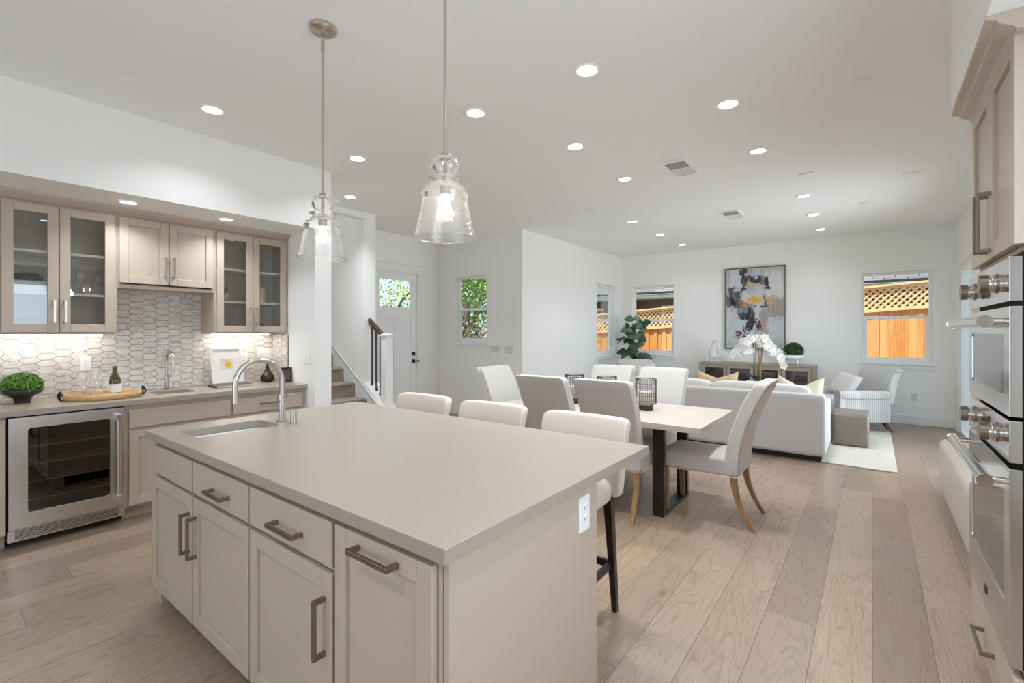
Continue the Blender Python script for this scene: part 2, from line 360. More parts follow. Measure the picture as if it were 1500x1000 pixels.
# windows: recessed vinyl sash in a lined opening with stool and apron
def window(name, axis, at, side, a0, a1, z0, z1, label):
    r = thing(name, label, 'window', kind='structure')
    def bx(m, u0, u1, d0, d1, c0, c1):   # d measured outward from the room face
        v0, v1 = at+side*d0, at+side*d1
        return m.box(v0, v1, u0, u1, c0, c1) if axis == 0 else m.box(u0, u1, v0, v1, c0, c1)
    zm = (z0+z1)/2
    fr = MB(); w = .035
    for u in ((a0, a0+w), (a1-w, a1)): bx(fr, *u, .085, .15, z0, z1)
    for c in ((z0, z0+.05), (z1-w, z1)): bx(fr, a0+w, a1-w, .085, .15, *c)
    obj('window_frame', fr, VINYL, r, bevel=.004)
    up = MB(); bx(up, a0+w, a1-w, .115, .14, zm-.005, zm+.03)
    obj('meeting_rail', up, VINYL, r, bevel=.003)
    lo = MB(); k = .04
    for u in ((a0+w, a0+w+k), (a1-w-k, a1-w)): bx(lo, *u, .09, .115, z0+.05, zm+.03)
    for c in ((z0+.05, z0+.095), (zm-.02, zm+.03)): bx(lo, a0+w+k, a1-w-k, .09, .115, *c)
    obj('lower_sash', lo, VINYL, r, bevel=.003)
    p1 = MB(); bx(p1, a0+w, a1-w, .126, .128, zm, z1-w); obj('upper_pane', p1, PANE, r)
    p2 = MB(); bx(p2, a0+w+k, a1-w-k, .101, .103, z0+.09, zm-.01); obj('lower_pane', p2, PANE, r)
    s = MB(); bx(s, a0-.045, a1+.045, -.03, .085, z0-.022, z0+.001); obj('window_sill', s, TRIM, r, bevel=.004)
    ap = MB(); bx(ap, a0-.03, a1+.03, -.014, 0, z0-.085, z0-.022); obj('window_apron', ap, TRIM, r, bevel=.003)
    return r
window('window_1', 1, 9.65, 1, *WB[0], 'window showing orange fence boards beside the striped armchair')
window('window_2', 1, 9.65, 1, *WB[1], 'window on the far wall behind the fig plant')
window('window_3', 0, -4.37, -1, 8.5, 9.33, .96, 2.41, 'narrow looking window on the side wall beside the fig plant')
window('window_4', 1, 5.97, 1, *WE, 'small tall entry window full of green leaves')
r = thing('rear_fill_window', 'added unseen wide window behind the viewpoint', 'window', kind='structure')  # unseen window added to carry the rear fill lamp
fr = MB()
for x in (-3.9, -2.66, -1.42, -.16): fr.box(x, x+.06, -2.74, -2.66, .5, 2.45)
for z in (.5, 2.39): fr.box(-3.84, -.16, -2.74, -2.66, z, z+.06)
obj('window_frame', fr, VINYL, r); obj('pane', B(-3.84, -.16, -2.702, -2.698, .56, 2.39), PANE, r)
window('kitchen_fill_window', 0, .98, 1, .15, 1.75, 1.08, 2.22, 'added unseen window on the right wall nearest the viewpoint')  # unseen opening added for cool fill from the right
# sliding glass door in the right wall
r = thing('door_2', 'white framed sliding glass door in the right wall opening', 'door', kind='structure')
fr = MB().box(1.0, 1.1, 9.235, 9.3, 0, 2.41).box(1.0, 1.1, 6.0, 6.06, 0, 2.41).box(1.0, 1.1, 6.06, 9.235, 2.33, 2.41).box(1.0, 1.1, 6.06, 9.235, 0, .03).box(1.03, 1.07, 7.6, 7.7, .03, 2.33)
obj('door_frame', fr, VINYL, r, bevel=.004)
obj('glass_pane', MB().box(1.048, 1.052, 6.06, 7.6, .03, 2.33).box(1.048, 1.052, 7.7, 9.235, .03, 2.33), PANE, r)
# front door
r = thing('door_1', 'white front door with a square glass light and black lock', 'door', kind='structure')
y0, y1, xf = 4.575, 5.458, -6.27
d = MB()
d.box(xf-.045, xf-.012, y0, y1, .01, 2.43)
yy = (y0, y0+.125, (y0+y1)/2-.06, (y0+y1)/2+.06, y1-.125, y1)
d.v, d.f, d.s = [], [], []
for a, b in ((y0, y0+.115), (y1-.115, y1)): d.box(xf-.045, xf, a, b, .01, 2.43)
for c0, c1 in ((.01, .25), (1.68, 1.86), (2.31, 2.43)): d.box(xf-.045, xf, y0+.115, y1-.115, c0, c1)
d.box(xf-.045, xf, (y0+y1)/2-.05, (y0+y1)/2+.05, .25, 1.68)
d.box(xf-.03, xf-.016, y0+.1, y1-.1, .2, 1.7)
slab = obj('door_slab', d, TRIM, r, bevel=.004)
obj('pane', B(xf-.026, xf-.022, y0+.1, y1-.1, 1.85, 2.32), PANE, slab)
obj('deadbolt', MB().box(xf, xf+.02, y1-.10, y1-.04, 1.04, 1.10), BLACK, slab, bevel=.003)
obj('door_handle', MB().box(xf, xf+.015, y1-.10, y1-.04, .915, .975).cyl((xf+.015, y1-.07, .945), (xf+.05, y1-.07, .945), .012).box(xf+.04, xf+.055, y1-.075, y1+.03, .935, .957), BLACK, slab, bevel=.002)
cs = MB().box(-6.25, -6.232, 5.473, 5.563, 0, 2.445).box(-6.25, -6.232, 4.47, 4.56, 0, 2.445).box(-6.25, -6.228, 4.45, 5.583, 2.445, 2.57).box(-6.25, -6.218, 4.44, 5.593, 2.57, 2.59)
obj('door_casing', cs, TRIM, r, bevel=.003)
jb = MB().box(-6.42, -6.25, 5.458, 5.473, 0, 2.445).box(-6.42, -6.25, 4.56, 4.575, 0, 2.445).box(-6.42, -6.25, 4.575, 5.458, 2.43, 2.445)
obj('door_jamb', jb, TRIM, r)
# ---------------------------------------------------------------- stairs
RISE, RUN, X1 = .19, .27, -4.782
m = MB()
for k in range(1, 14):
    x = X1-RUN*(k-1); z = RISE*k
    m.box(x-RUN-.3 if k < 13 else -8.5, x-.02, 2.665, 3.80, max(0, z-RISE-.2), z-.02)
    m.soft((x-.15, 3.232, z-.018), (.155, .567, .020), 6, 6)
st = struct('stair_flight', m, CARPET, 'taupe carpeted stairs rising to the left of the newel post', 'stairs')
def cap_z(x): return .81+(-5.53-x)*.722
sk = MB().prism([(-4.93, 0), (-4.93, cap_z(-4.93)), (-8.4, cap_z(-8.4)), (-8.4, 1.6), (-6.0, 0)], 1, 3.80, 3.84)
struct('trim_1', sk, TRIM, 'white sloped skirt board beside the carpeted stairs', 'trim')
kw = MB().prism([(-4.93, 0), (-4.93, cap_z(-4.93)-.02), (-5.47, cap_z(-5.47)-.02), (-5.47, 0)], 1, 3.84, 4.03)
struct('wall_knee', kw, WHITE, 'low sloping wall that carries the balusters', 'wall')
struct('trim_2', MB().prism([(-4.98, cap_z(-4.98)), (-4.98, cap_z(-4.98)-.02), (-5.47, cap_z(-5.47)-.02), (-5.47, cap_z(-5.47))], 1, 3.79, 4.05), TRIM, 'white sloped cap under the balusters', 'trim')
struct('trim_3', MB().prism([(-5.47, cap_z(-5.47)), (-5.47, cap_z(-5.47)-.02), (-8.4, cap_z(-8.4)-.02), (-8.4, cap_z(-8.4))], 1, 3.79, 3.84), TRIM, 'thin white ledge on top of the stair skirt', 'trim')
r = thing('stair_railing', 'dark wood handrail with slim black balusters and white newel post', 'railing', (-5.08, 3.93, 0))
nw = obj('newel_post', MB().box(-.075, .035, -.055, .055, 0, 1.39).box(-.085, .045, -.065, .065, 0, .2), TRIM, r, bevel=.004)
obj('newel_cap', MB().box(-.095, .055, -.075, .075, 1.39, 1.41).hexa([(-.085, -.065, 1.41), (.045, -.065, 1.41), (.045, .065, 1.41), (-.085, .065, 1.41)], [(-.045, -.025, 1.43), (.005, -.025, 1.43), (.005, .025, 1.43), (-.045, .025, 1.43)]), TRIM, nw, bevel=.003)
def rz(x): return cap_z(x)+.80
hr = MB().prism([(-5.155, rz(-5.155)), (-5.155, rz(-5.155)+.07), (-5.47, rz(-5.47)+.07), (-5.47, rz(-5.47))], 1, 3.90, 3.96)
hr.xform(Matrix.Translation((5.08, -3.93, 0)))
obj('handrail', hr, RAILW, r, bevel=.012, seg=3)
for x in (-5.416, -5.325, -5.234, -5.168):
    zb = cap_z(x); q = (x+5.08, 0)
    b = obj('baluster', MB().box(q[0]-.007, q[0]+.007, -.007, .007, zb, rz(x)+.01), IRON, r)
    obj('baluster_shoe', MB().hexa([(q[0]-.016, -.016, zb-.012), (q[0]+.016, -.016, zb-.012), (q[0]+.016, .016, zb-.012), (q[0]-.016, .016, zb-.012)], [(q[0]-.010, -.010, zb+.03), (q[0]+.010, -.010, zb+.03), (q[0]+.010, .010, zb+.03), (q[0]-.010, .010, zb+.03)]), IRON, b)
# ---------------------------------------------------------------- ceiling fittings
def downlight(x, y, z, label, r=.085, grp='recessed ceiling lights', e=1):
    t = thing('recessed_light', label, 'ceiling light', (x, y, z), 0, grp)
    mm = MB().lathe([(r, -.001), (r, -.008), (r*.95, -.012), (r*.72, -.006), (r*.70, -.001)])
    obj('trim_ring', mm, PLASTIC, t)
    q = MB(); q.capt = True; q.lathe([(r*.71, -.004), (r*.71, -.0035)]); obj('lens', q, LENS, t)
    lamp('recessed_lamp', 'AREA', (x, y, z-.014), DOWN*e, (.85, .94, 1), shape='DISK', size=r*1.4, spread=2.2)
DL = [(-1.395, 2.58, 'recessed light in the ceiling nearest to the viewer, large disc'), (-.81, 3.57, 'recessed light over the dining chair at the table head'),
 (-.81, 4.66, 'recessed light to the right of the large ceiling vent'), (-2.05, 3.58, 'recessed light to the left of the large ceiling vent'),
 (-2.07, 4.66, 'recessed light just beyond and left of the large ceiling vent'), (-2.32, 2.585, 'recessed light just right of the lit glass pendant rod'),
 (-3.80, 1.385, 'recessed light nearest the bar soffit, at the left'), (-3.80, 2.595, 'recessed light beside the left pendant rod'), (-4.95, 3.28, 'recessed light in front of the stair opening'),
 (-2.785, 6.53, 'first of three recessed lights receding along the left of the living ceiling'), (-2.785, 7.67, 'second of three recessed lights receding along the left of the living ceiling'), (-2.785, 8.81, 'last of three recessed lights along the left of the living ceiling'),
 (-.645, 6.53, 'first of three recessed lights receding along the right of the living ceiling'), (-.645, 7.66, 'second of three recessed lights receding along the right of the living ceiling'), (-.645, 8.83, 'last of three recessed lights along the right of the living ceiling')]
for x, y, l in DL: downlight(x, y, CH, l, e=.18 if y > 8 else .5 if y > 6 else 1.2 if x < -4.5 else .38 if x < -3.5 else 1)
downlight(-.25, 1.3, CH, 'added unseen fill light over the aisle between island and ovens')  # added out of view to brighten the ceiling on the right
downlight(-1.2, -.7, CH, 'added unseen fill light over the near kitchen aisle')  # second unseen downlight, added for bounce onto the ceiling
downlight(-4.60, 1.09, 2.46, 'recessed light in the bar soffit above the solid doors', .07, 'soffit lights', .36)
downlight(-4.60, 1.79, 2.46, 'recessed light in the bar soffit above the right glass cabinet', .07, 'soffit lights', .36)
def vent(x, y, label):
    t = thing('ceiling_vent', label, 'vent', (x, y, CH), 0, 'ceiling vents')
    obj('vent_frame', MB().box(-.125, .125, -.245, -.21, -.012, -.001).box(-.125, .125, .21, .245, -.012, -.001).box(-.125, -.095, -.21, .21, -.012, -.001).box(.095, .125, -.21, .21, -.012, -.001).box(-.095, .095, -.008, .008, -.012, -.001), PLASTIC, t)
    obj('backing', B(-.095, .095, -.21, .21, -.003, -.001), SLOT, t)
    s = MB()
    for i in range(11):
        yy = -.195+i*.0185; s.hexa([(-.095, yy, -.011), (.095, yy, -.011), (.095, yy+.003, -.011), (-.095, yy+.003, -.011)], [(-.095, yy+.007, -.003), (.095, yy+.007, -.003), (.095, yy+.010, -.003), (-.095, yy+.010, -.003)])
        s.hexa([(-.095, -yy, -.011), (.095, -yy, -.011), (.095, -yy-.003, -.011), (-.095, -yy-.003, -.011)], [(-.095, -yy-.007, -.003), (.095, -yy-.007, -.003), (.095, -yy-.010, -.003), (-.095, -yy-.010, -.003)])
    obj('louvre', s, PLASTIC, t)
vent(-1.495, 4.68, 'larger looking white vent grille on the ceiling between four lights'); vent(-1.53, 6.98, 'smaller looking white vent grille over the living area')
def disc(x, y, r, h, label, name='ceiling_disc', cat='ceiling cover'):
    q = MB(); q.capb = True; tag(obj(name, q.lathe([(r*.9, -h), (r, -h+.003), (r, -.001)], (x, y, CH)), PLASTIC), label, cat)
disc(-3.773, .90, .05, .006, 'small flat white cover on the ceiling left of the bar light')
disc(-.06, 3.79, .06, .008, 'round white cover on the ceiling left of the oven soffit')
disc(-.075, 7.36, .06, .012, 'small round cover on the far right of the living ceiling')
disc(-2.905, 5.56, .05, .006, 'small round cover on the ceiling left of the dining lights')
disc(-3.69, 6.22, .05, .006, 'small round cover on the ceiling near the entry wall corner')
disc(-3.29, 7.29, .05, .006, 'small round cover on the ceiling near the side wall window')
disc(-1.70, 7.57, .05, .008, 'small round cover just beyond the smaller vent')
disc(-5.25, 3.26, .07, .04, 'white smoke detector on the ceiling by the stair header', 'smoke_detector', 'smoke detector')
tag(obj('ceiling_plate', B(-.60, -.47, 5.60, 5.66, CH-.012, CH-.001), PLASTIC, bevel=.002), 'small white rectangular plate on ceiling above the bench', 'ceiling cover')
tag(obj('ceiling_plate', B(.24, .375, 6.22, 6.28, CH-.012, CH-.001), PLASTIC, bevel=.002), 'small white rectangular plate on ceiling near the right wall', 'ceiling cover')
# ---------------------------------------------------------------- pendants
def pendant(x, y, label, glow, en):
    t = thing('pendant_light', label, 'pendant lamp', (x, y, 1.835), 0, 'island pendants')
    H = CH-1.835
    q = MB(); q.capb = True; q.lathe([(.066, H-.022), (.068, H-.018), (.068, H-.001)]); q.cyl((0, 0, H-.05), (0, 0, H-.022), .010)
    obj('canopy', q, NICKEL, t)
    obj('hook', MB().tube([(0.012*math.cos(a), 0, H-.058+.014*math.sin(a)) for a in [i*PI/6 for i in range(12)]], .003, 6, closed=True), NICKEL, t)
    obj('rod', MB().cyl((0, 0, .30), (0, 0, H-.07), .0065).cyl((0, 0, H-.13), (0, 0, H-.068), .009).cyl((0, 0, .325), (0, 0, .345), .028, .018), NICKEL, t)
    obj('socket', MB().cyl((0, 0, .175), (0, 0, .235), .022).cyl((0, 0, .235), (0, 0, .30), .008), NICKEL, t)
    pr = [(.022, .332), (.045, .325), (.057, .305), (.059, .29), (.054, .272), (.043, .258), (.042, .252), (.062, .243), (.066, .238), (.060, .232), (.048, .226), (.056, .216), (.076, .206), (.089, .192), (.095, .178), (.096, .170), (.091, .165), (.096, .13), (.106, .08), (.116, .035), (.125, 0)]
    sh = obj('glass_shade', MB().lathe(pr, n=40), SEEDED, t, recalc=False)
    obj('rim', MB().tube([(.125*math.cos(a), .125*math.sin(a), 0) for a in [i*2*PI/40 for i in range(40)]], .0014, 6, closed=True).tube([(.066*math.cos(a), .066*math.sin(a), .238) for a in [i*2*PI/32 for i in range(32)]], .002, 6, closed=True), SEEDED, sh)
    bl = obj('bulb', MB().lathe([(.010, .175), (.014, .165), (.024, .13), (.027, .112), (.024, .095), (.014, .083), (0, .080)], n=16), glow, t)
    if en: lamp('pendant_lamp', 'POINT', (x, y, 1.835+.115), en, (1, .86, .68), shadow_soft_size=.035)
pendant(-2.309, 1.367, 'clear glass pendant with dim bulb hanging before the wall end', FILB, 1.2)
pendant(-1.394, 1.367, 'clear glass pendant with glowing bulb hanging against the ceiling', FILA, BULB)
# ---------------------------------------------------------------- outdoors
struct('ground', MB().box(-30, 20, 9.83, 40, -.35, -.15).box(-30, -8.9, -10, 9.83, -.35, -.15).box(1.3, 20, -10, 9.83, -.35, -.15), GRASS, 'yard soil outside the windows', 'ground')
# fence: runs along x behind the far wall on ground that climbs to the right
FY, GR = 10.8, .07
def slope(m):
    m.v = [(x, y, z+GR*x) for x, y, z in m.v]; return m
r = thing('garden_fence', 'orange cedar fence with lattice top seen through the far windows', 'fence', (0, FY, 0))
m = MB()
for i in range(-78, 36):
    u = i*.102; d = .0 if i % 2 else .016
    m.box(u+.002, u+.097+.012*(i % 2), -d, -d+.014, -.75, 1.80)
obj('fence_boards', slope(m), CEDAR, r)
def rail(z0, z1, y0, y1):
    m = MB()
    for i in range(-8, 4): m.box(i, i+1, y0, y1, z0, z1)
    return slope(m)
obj('rail', rail(2.245, 2.28, -.06, .05), LATT, r); obj('rail', rail(2.205, 2.245, -.02, .03), LATT, r); obj('rail', rail(1.80, 1.86, -.05, .03), LATT, r)
m = MB(); S = .345
for i in range(-76, 34):
    u = i*.105
    for sg, yy in ((1, -.012), (-1, .0)):
        a, b = (u, u+S) if sg > 0 else (u+S, u)
        m.hexa([(a-.024, yy, 1.86), (a+.024, yy, 1.86), (a+.024, yy+.010, 1.86), (a-.024, yy+.010, 1.86)], [(b-.024, yy, 2.205), (b+.024, yy, 2.205), (b+.024, yy+.010, 2.205), (b-.024, yy+.010, 2.205)])
obj('lattice_panel', slope(m), LATT, r)
for u in (-7.0, -4.75, -2.6, -.45, 1.7, 3.2): obj('fence_post', slope(B(u-.045, u+.045, .032, .12, -.75, 2.2)), CEDAR, r)
r = thing('neighbour_house', 'neighbouring house with grey shingle roof behind the cedar fence', 'house', (0, 0, 0), 0)
obj('house_wall', B(-8.6, 7, 13.9, 20, -.8, 2.5), STUCCO, r)
obj('eave', B(-8.8, 7.4, 13.25, 13.9, 2.42, 2.52), TRIM, r)
def roof(x0, x1, y0, y1, z0, z1): return MB().hexa([(x0, y0, z0-.06), (x1, y0, z0-.06), (x1, y1, z1-.06), (x0, y1, z1-.06)], [(x0, y0, z0), (x1, y0, z0), (x1, y1, z1), (x0, y1, z1)])
obj('roof', roof(-8.9, 7.5, 13.15, 18, 2.58, 4.6), SHING, r)
for x0, x1, z0, z1 in ((-5.0, -3.2, 1.3, 2.22), (-8.3, -6.85, .2, 2.2)):
    wn = obj('window', B(x0, x1, 13.86, 13.9, z0, z1), TRIM, r); obj('pane', B(x0+.1, x1-.1, 13.84, 13.86, z0+.1, z1-.1), DARKGLASS, wn)
obj('chimney', B(-6.75, -5.75, 13.6, 13.9, -.8, 2.4), plain('brick_dark', lin(112, 84, 76), .9), r)
def leaves(n, c, h, size, rnd, shell=.5, flat=0):
    m = MB()
    for _ in range(n):
        while True:
            d = Vector((rnd.uniform(-1, 1), rnd.uniform(-1, 1), rnd.uniform(-1, 1)))
            if .01 < d.length <= 1: break
        d = d.normalized()*(shell+(1-shell)*rnd.random()**.5); p = Vector((c[0]+d.x*h[0], c[1]+d.y*h[1], c[2]+d.z*h[2]))
        a = Vector((rnd.gauss(0, 1), rnd.gauss(0, 1), rnd.gauss(0, 1))).normalized(); b = a.orthogonal().normalized(); s = size*rnd.uniform(.7, 1.3)
        m.add([p-a*s, p-b*s*.55, p+a*s, p+b*s*.55], [(0, 1, 2, 3)])
    return m
def tree(name, label, cat, x, y, blobs, mat, size, n, seed):
    rn = random.Random(seed); r = thing(name, label, cat, (x, y, -.15))
    m = MB()
    for (bx, by, bz, rr, hh) in blobs: q = leaves(n, (bx, by, bz), (rr, rr, hh), size, rn, .2); m.add(q.v, q.f)
    fo = obj('foliage', m, mat, r, recalc=False); fo['kind'] = 'stuff'
    t = MB().tube([(0, 0, 0), (.05, .02, 1.2), (0, .05, 2.4)], [.13, .10, .07], 8)
    for (bx, by, bz, rr, hh) in blobs: t.tube([(.02, .03, 1.4), (bx*.5, by*.5, 1+bz*.5), (bx, by, bz)], [.06, .045, .015], 6)
    obj('trunk', t, BARK, r)
tree('leafy_tree', 'yellow green tree seen through the glass of the front door', 'tree', -13.4, 10.2, [(0, 0, 2.5, 1.5, 1.0), (.9, .8, 3.3, 1.2, .9), (-.8, -.9, 3.3, 1.2, .9), (.3, -1.4, 2.2, 1.0, .8), (-.5, 1.2, 1.9, 1, .8)], TREEY, .05, 850, 3)
tree('leafy_tree', 'green tree filling the top of the small entry window', 'tree', -10.9, 11.7, [(0, 0, 2.8, 1.3, .9), (.9, .2, 2.4, 1.2, .9), (-.9, -.3, 2.4, 1.2, .9), (.2, -.4, 3.6, 1.2, .8), (1.2, 0, 3.3, 1, .7)], TREEG, .055, 1500, 5)
tree('garden_shrub', 'olive brown shrub behind the lower pane of the entry window', 'shrub', -8.7, 9.3, [(0, 0, .9, 1.0, .95), (.8, -.4, 1.0, .9, .85), (-.8, .2, 1.1, .9, .9)], HEDGE, .05, 1900, 7)
tree('garden_shrub', 'bright yellow shrub above the fence in the far left window', 'shrub', -3.75, 12.6, [(0, 0, 1.85, .55, .4)], TREEY, .045, 700, 9)
# ---------------------------------------------------------------- cabinets (local frame: x along the run, front faces -y, z up)
def pull(parent, cx, cz, L, vert, yf, mat=PEWTER, w=.015, off=.032):
    m = MB(); a, b = -L/2, L/2
    if vert:
        m.box(cx-w/2, cx+w/2, yf-off-.011, yf-off, cz+a, cz+b)
        for e in (a, b-w): m.box(cx-w/2, cx+w/2, yf-off, yf, cz+e, cz+e+w)
    else:
        m.box(cx+a, cx+b, yf-off-.011, yf-off, cz-w/2, cz+w/2)
        for e in (a, b-w): m.box(cx+e, cx+e+w, yf-off, yf, cz-w/2, cz+w/2)
    return obj('handle', m, mat, parent, bevel=.0015)
def front(parent, kind, x0, x1, z0, z1, hd=None, th=.022, rail=.06, mat=CAB, hmat=PEWTER):
    if kind == 'slab':
        o = obj('drawer' if hd else 'false_drawer', B(x0, x1, -th, -.001, z0, z1), mat, parent, bevel=.002)
    else:
        m = frame(x0, x1, z0, z1, rail, -th, -.001)
        if kind == 'door': m.box(x0+rail-.002, x1-rail+.002, -th+.013, -.003, z0+rail-.002, z1-rail+.002)
        o = obj('door', m, mat, parent, bevel=.003)
        if kind == 'glass': obj('glass_pane', B(x0+rail-.004, x1-rail+.004, -.012, -.009, z0+rail-.004, z1-rail+.004), CABGLASS, o)
    if hd: pull(o, *hd, -th, hmat)
    return o
def carcass(w, d, z0, z1, t=.018, top=True, face=False):
    m = MB().box(0, t, 0, d, z0, z1).box(w-t, w, 0, d, z0, z1).box(t, w-t, d-t, d, z0, z1).box(t, w-t, 0, d-t, z0, z0+t)
    if top: m.box(t, w-t, 0, d-t, z1-t, z1)
    if face: m.box(t, w-t, 0, .016, z0+t, z1-t if top else z1)
    return m
# --- island
IY = .852
GI = 'kitchen island cabinets'
def island_unit(name, label, x0, x1, fronts):
    t = thing(name, label, 'cabinet', (x0, IY, 0), 0, GI); w = x1-x0
    m = carcass(w, .60, .10, .873, top='two handled' not in label, face=True); m.box(0, w, .075, .09, 0, .10)
    obj('body', m, CAB, t)
    for f in fronts: front(t, f[0], f[1]-x0, f[2]-x0, f[3], f[4], f[5] and (f[5][0]-x0, *f[5][1:]))
    return t
t = island_unit('island_cabinet', 'island cabinet with two handled doors below two drawer fronts', -3.06, -1.929, [
    ('slab', -3.056, -2.516, .702, .848, None), ('slab', -2.504, -1.932, .702, .848, (-2.185, .765, .175, False)),
    ('door', -3.078, -2.516, .09, .683, (-2.54, .51, .19, True)), ('door', -2.504, -1.932, .09, .683, (-2.455, .51, .19, True))])
obj('foot', B(0, .05, 0, .075, 0, .10), CAB, t, bevel=.002)
island_unit('island_cabinet', 'island cabinet with one drawer above one door', -1.927, -1.345, [
    ('slab', -1.922, -1.352, .702, .848, (-1.615, .765, .185, False)), ('door', -1.922, -1.352, .09, .683, (-1.39, .51, .19, True))])
island_unit('island_cabinet', 'island pull-out cabinet with one tall front and top handle', -1.343, -.877, [('door', -1.338, -.895, .09, .848, (-1.118, .812, .19, False))])
tag(obj('island_end_panel', MB().box(-.875, -.855, .852, 1.66, 0, .873).box(-3.06, -.877, 1.64, 1.66, 0, .873).box(-3.06, -3.04, 1.454, 1.64, 0, .873), CAB, bevel=.002), 'plain painted end panel of the island, facing the oven', 'panel', GI)
def slab_hole(x0, x1, y0, y1, z0, z1, hx0, hx1, hy0, hy1, r, n=6):
    cs = [((hx1-r, hy1-r), 0, (x1, y1)), ((hx0+r, hy1-r), 1, (x0, y1)), ((hx0+r, hy0+r), 2, (x0, y0)), ((hx1-r, hy0+r), 3, (x1, y0))]
    arcs = [[(c[0]+r*math.cos(PI/2*(q+i/n)), c[1]+r*math.sin(PI/2*(q+i/n))) for i in range(n+1)] for c, q, _ in cs]
    V, F = [], []
    for z in (z0, z1):
        for _, _, o in cs: V.append((*o, z))
        for a in arcs: V += [(*p, z) for p in a]
    N = 4+4*(n+1); L = 4*(n+1)
    for zi in (0, N):
        for q in range(4):
            b = zi+4+q*(n+1)
            for i in range(n): F.append((zi+q, b+i, b+i+1))
            nb = zi+4+((q+1) % 4)*(n+1); F.append((zi+q, b+n, nb, zi+(q+1) % 4))
    for q in range(4): F.append((q, (q+1) % 4, N+(q+1) % 4, N+q))
    for i in range(L): j = (i+1) % L; F.append((4+i, 4+j, N+4+j, N+4+i))
    m = MB(); m.add(V, F); m.loop = [p for a in arcs for p in a]; return m
def basin(loop, ztop, zbot, mat, name, label, cat, bott=.96):
    cx = sum(p[0] for p in loop)/len(loop); cy_ = sum(p[1] for p in loop)/len(loop); n = len(loop); V, F = [], []
    rings = [(1.06, ztop-.001), (1.005, ztop-.001), (.99, ztop-.02), (bott, zbot+.02), (bott*.93, zbot), (.15, zbot-.003), (.15, zbot-.03), (1.06, zbot-.03)]
    for k, z in rings: V += [(cx+(p[0]-cx)*k, cy_+(p[1]-cy_)*k, z) for p in loop]
    R = len(rings)
    for i in range(R):
        j = (i+1) % R
        F += [(i*n+q, i*n+(q+1) % n, j*n+(q+1) % n, j*n+q) for q in range(n)]
    m = MB().add(V, F, True); return tag(obj(name, m, mat), label, cat)
m = slab_hole(-3.14, -.832, .815, 2.14, .874, .915, -2.955, -2.695, .915, 1.335, .035)
tag(obj('island_countertop', m, QUARTZ, bevel=.002), 'large grey quartz countertop of the kitchen island', 'countertop')
basin(m.loop, .873, .69, SINKW, 'prep_sink', 'small white undermount sink set in the island countertop', 'sink')
def faucet(name, label, loc, rz, h, reach, r, lever):
    t = thing(name, label, 'faucet', loc, rz)
    R = reach/2; hs = h-R
    body = MB().cyl((0, 0, .001), (0, 0, .008), r*2.1).cyl((0, 0, .008), (0, 0, hs*.5), r*1.35)
    obj('base', body, STEEL, t)
    pts = [(0, 0, hs*.5), (0, 0, hs)]+[(0, -R+R*math.cos(a), hs+R*math.sin(a)) for a in [i*PI/16 for i in range(1, 17)]]+[(0, -reach, hs-.06)]
    obj('spout', MB().tube(pts, r, 14), STEEL, t)
    obj('spray_head', MB().cyl((0, -reach, hs-.06), (0, -reach, hs-.105), r*1.02, r*1.05), STEEL, t)
    if lever == 'tall':
        obj('lever', MB().cyl((-r*1.3, .0, hs*.62), (r*3, .0, hs*.62), r*.55).cyl((0, 0, hs*.55), (0, 0, hs*.67), r*1.75).soft((.03, .02, hs*.655), (.05, .02, .008), 3, 6), STEEL, t)
    else:
        obj('lever', MB().cyl((0, 0, hs*.5), (.0, -.09, hs*.5), r*.8).cyl((0, -.09, hs*.5), (0, -.12, hs*.5), r*.4), STEEL, t)
    return t
faucet('island_faucet', 'steel gooseneck faucet beside the island sink', (-2.80, 1.395, .916), 0, .37, .26, .0145, 'tall')
t = thing('soap_dispenser', 'short steel air switch button beside the island faucet', 'dispenser', (-2.685, 1.405, .916))
obj('base', MB().cyl((0, 0, 0), (0, 0, .006), .024), STEEL, t); obj('cap', MB().cyl((0, 0, .006), (0, 0, .07), .0175), STEEL, t)
def plate(name, label, loc, rz, w, h, kind, mat=PLASTIC, cat='outlet'):
    t = thing(name, label, cat, loc, rz)
    obj('cover_plate', B(-w/2, w/2, -.006, -.0005, -h/2, h/2), mat, t, bevel=.002)
    k = max(1, round(w/.07)) if kind != 'thermo' else 1
    for i in range(k):
        c = -w/2+w*(i+.5)/k
        if kind == 'outlet':
            s = obj('socket', MB().box(c-.017, c+.017, -.009, -.006, -.038, -.004).box(c-.017, c+.017, -.009, -.006, .004, .038), mat, t, bevel=.004)
            obj('slot', MB().box(c-.008, c-.005, -.0095, -.009, -.024, -.012).box(c+.005, c+.008, -.0095, -.009, -.024, -.012).box(c-.008, c-.005, -.0095, -.009, .016, .028).box(c+.005, c+.008, -.0095, -.009, .016, .028), SLOT, s)
        elif kind == 'switch': obj('rocker', B(c-.016, c+.016, -.010, -.006, -.033, .033), mat, t, bevel=.002)
    return t
plate('outlet_plate', 'white double socket on the end panel of the island', (-.855, 1.552, .774), PI/2, .08, .13, 'outlet')
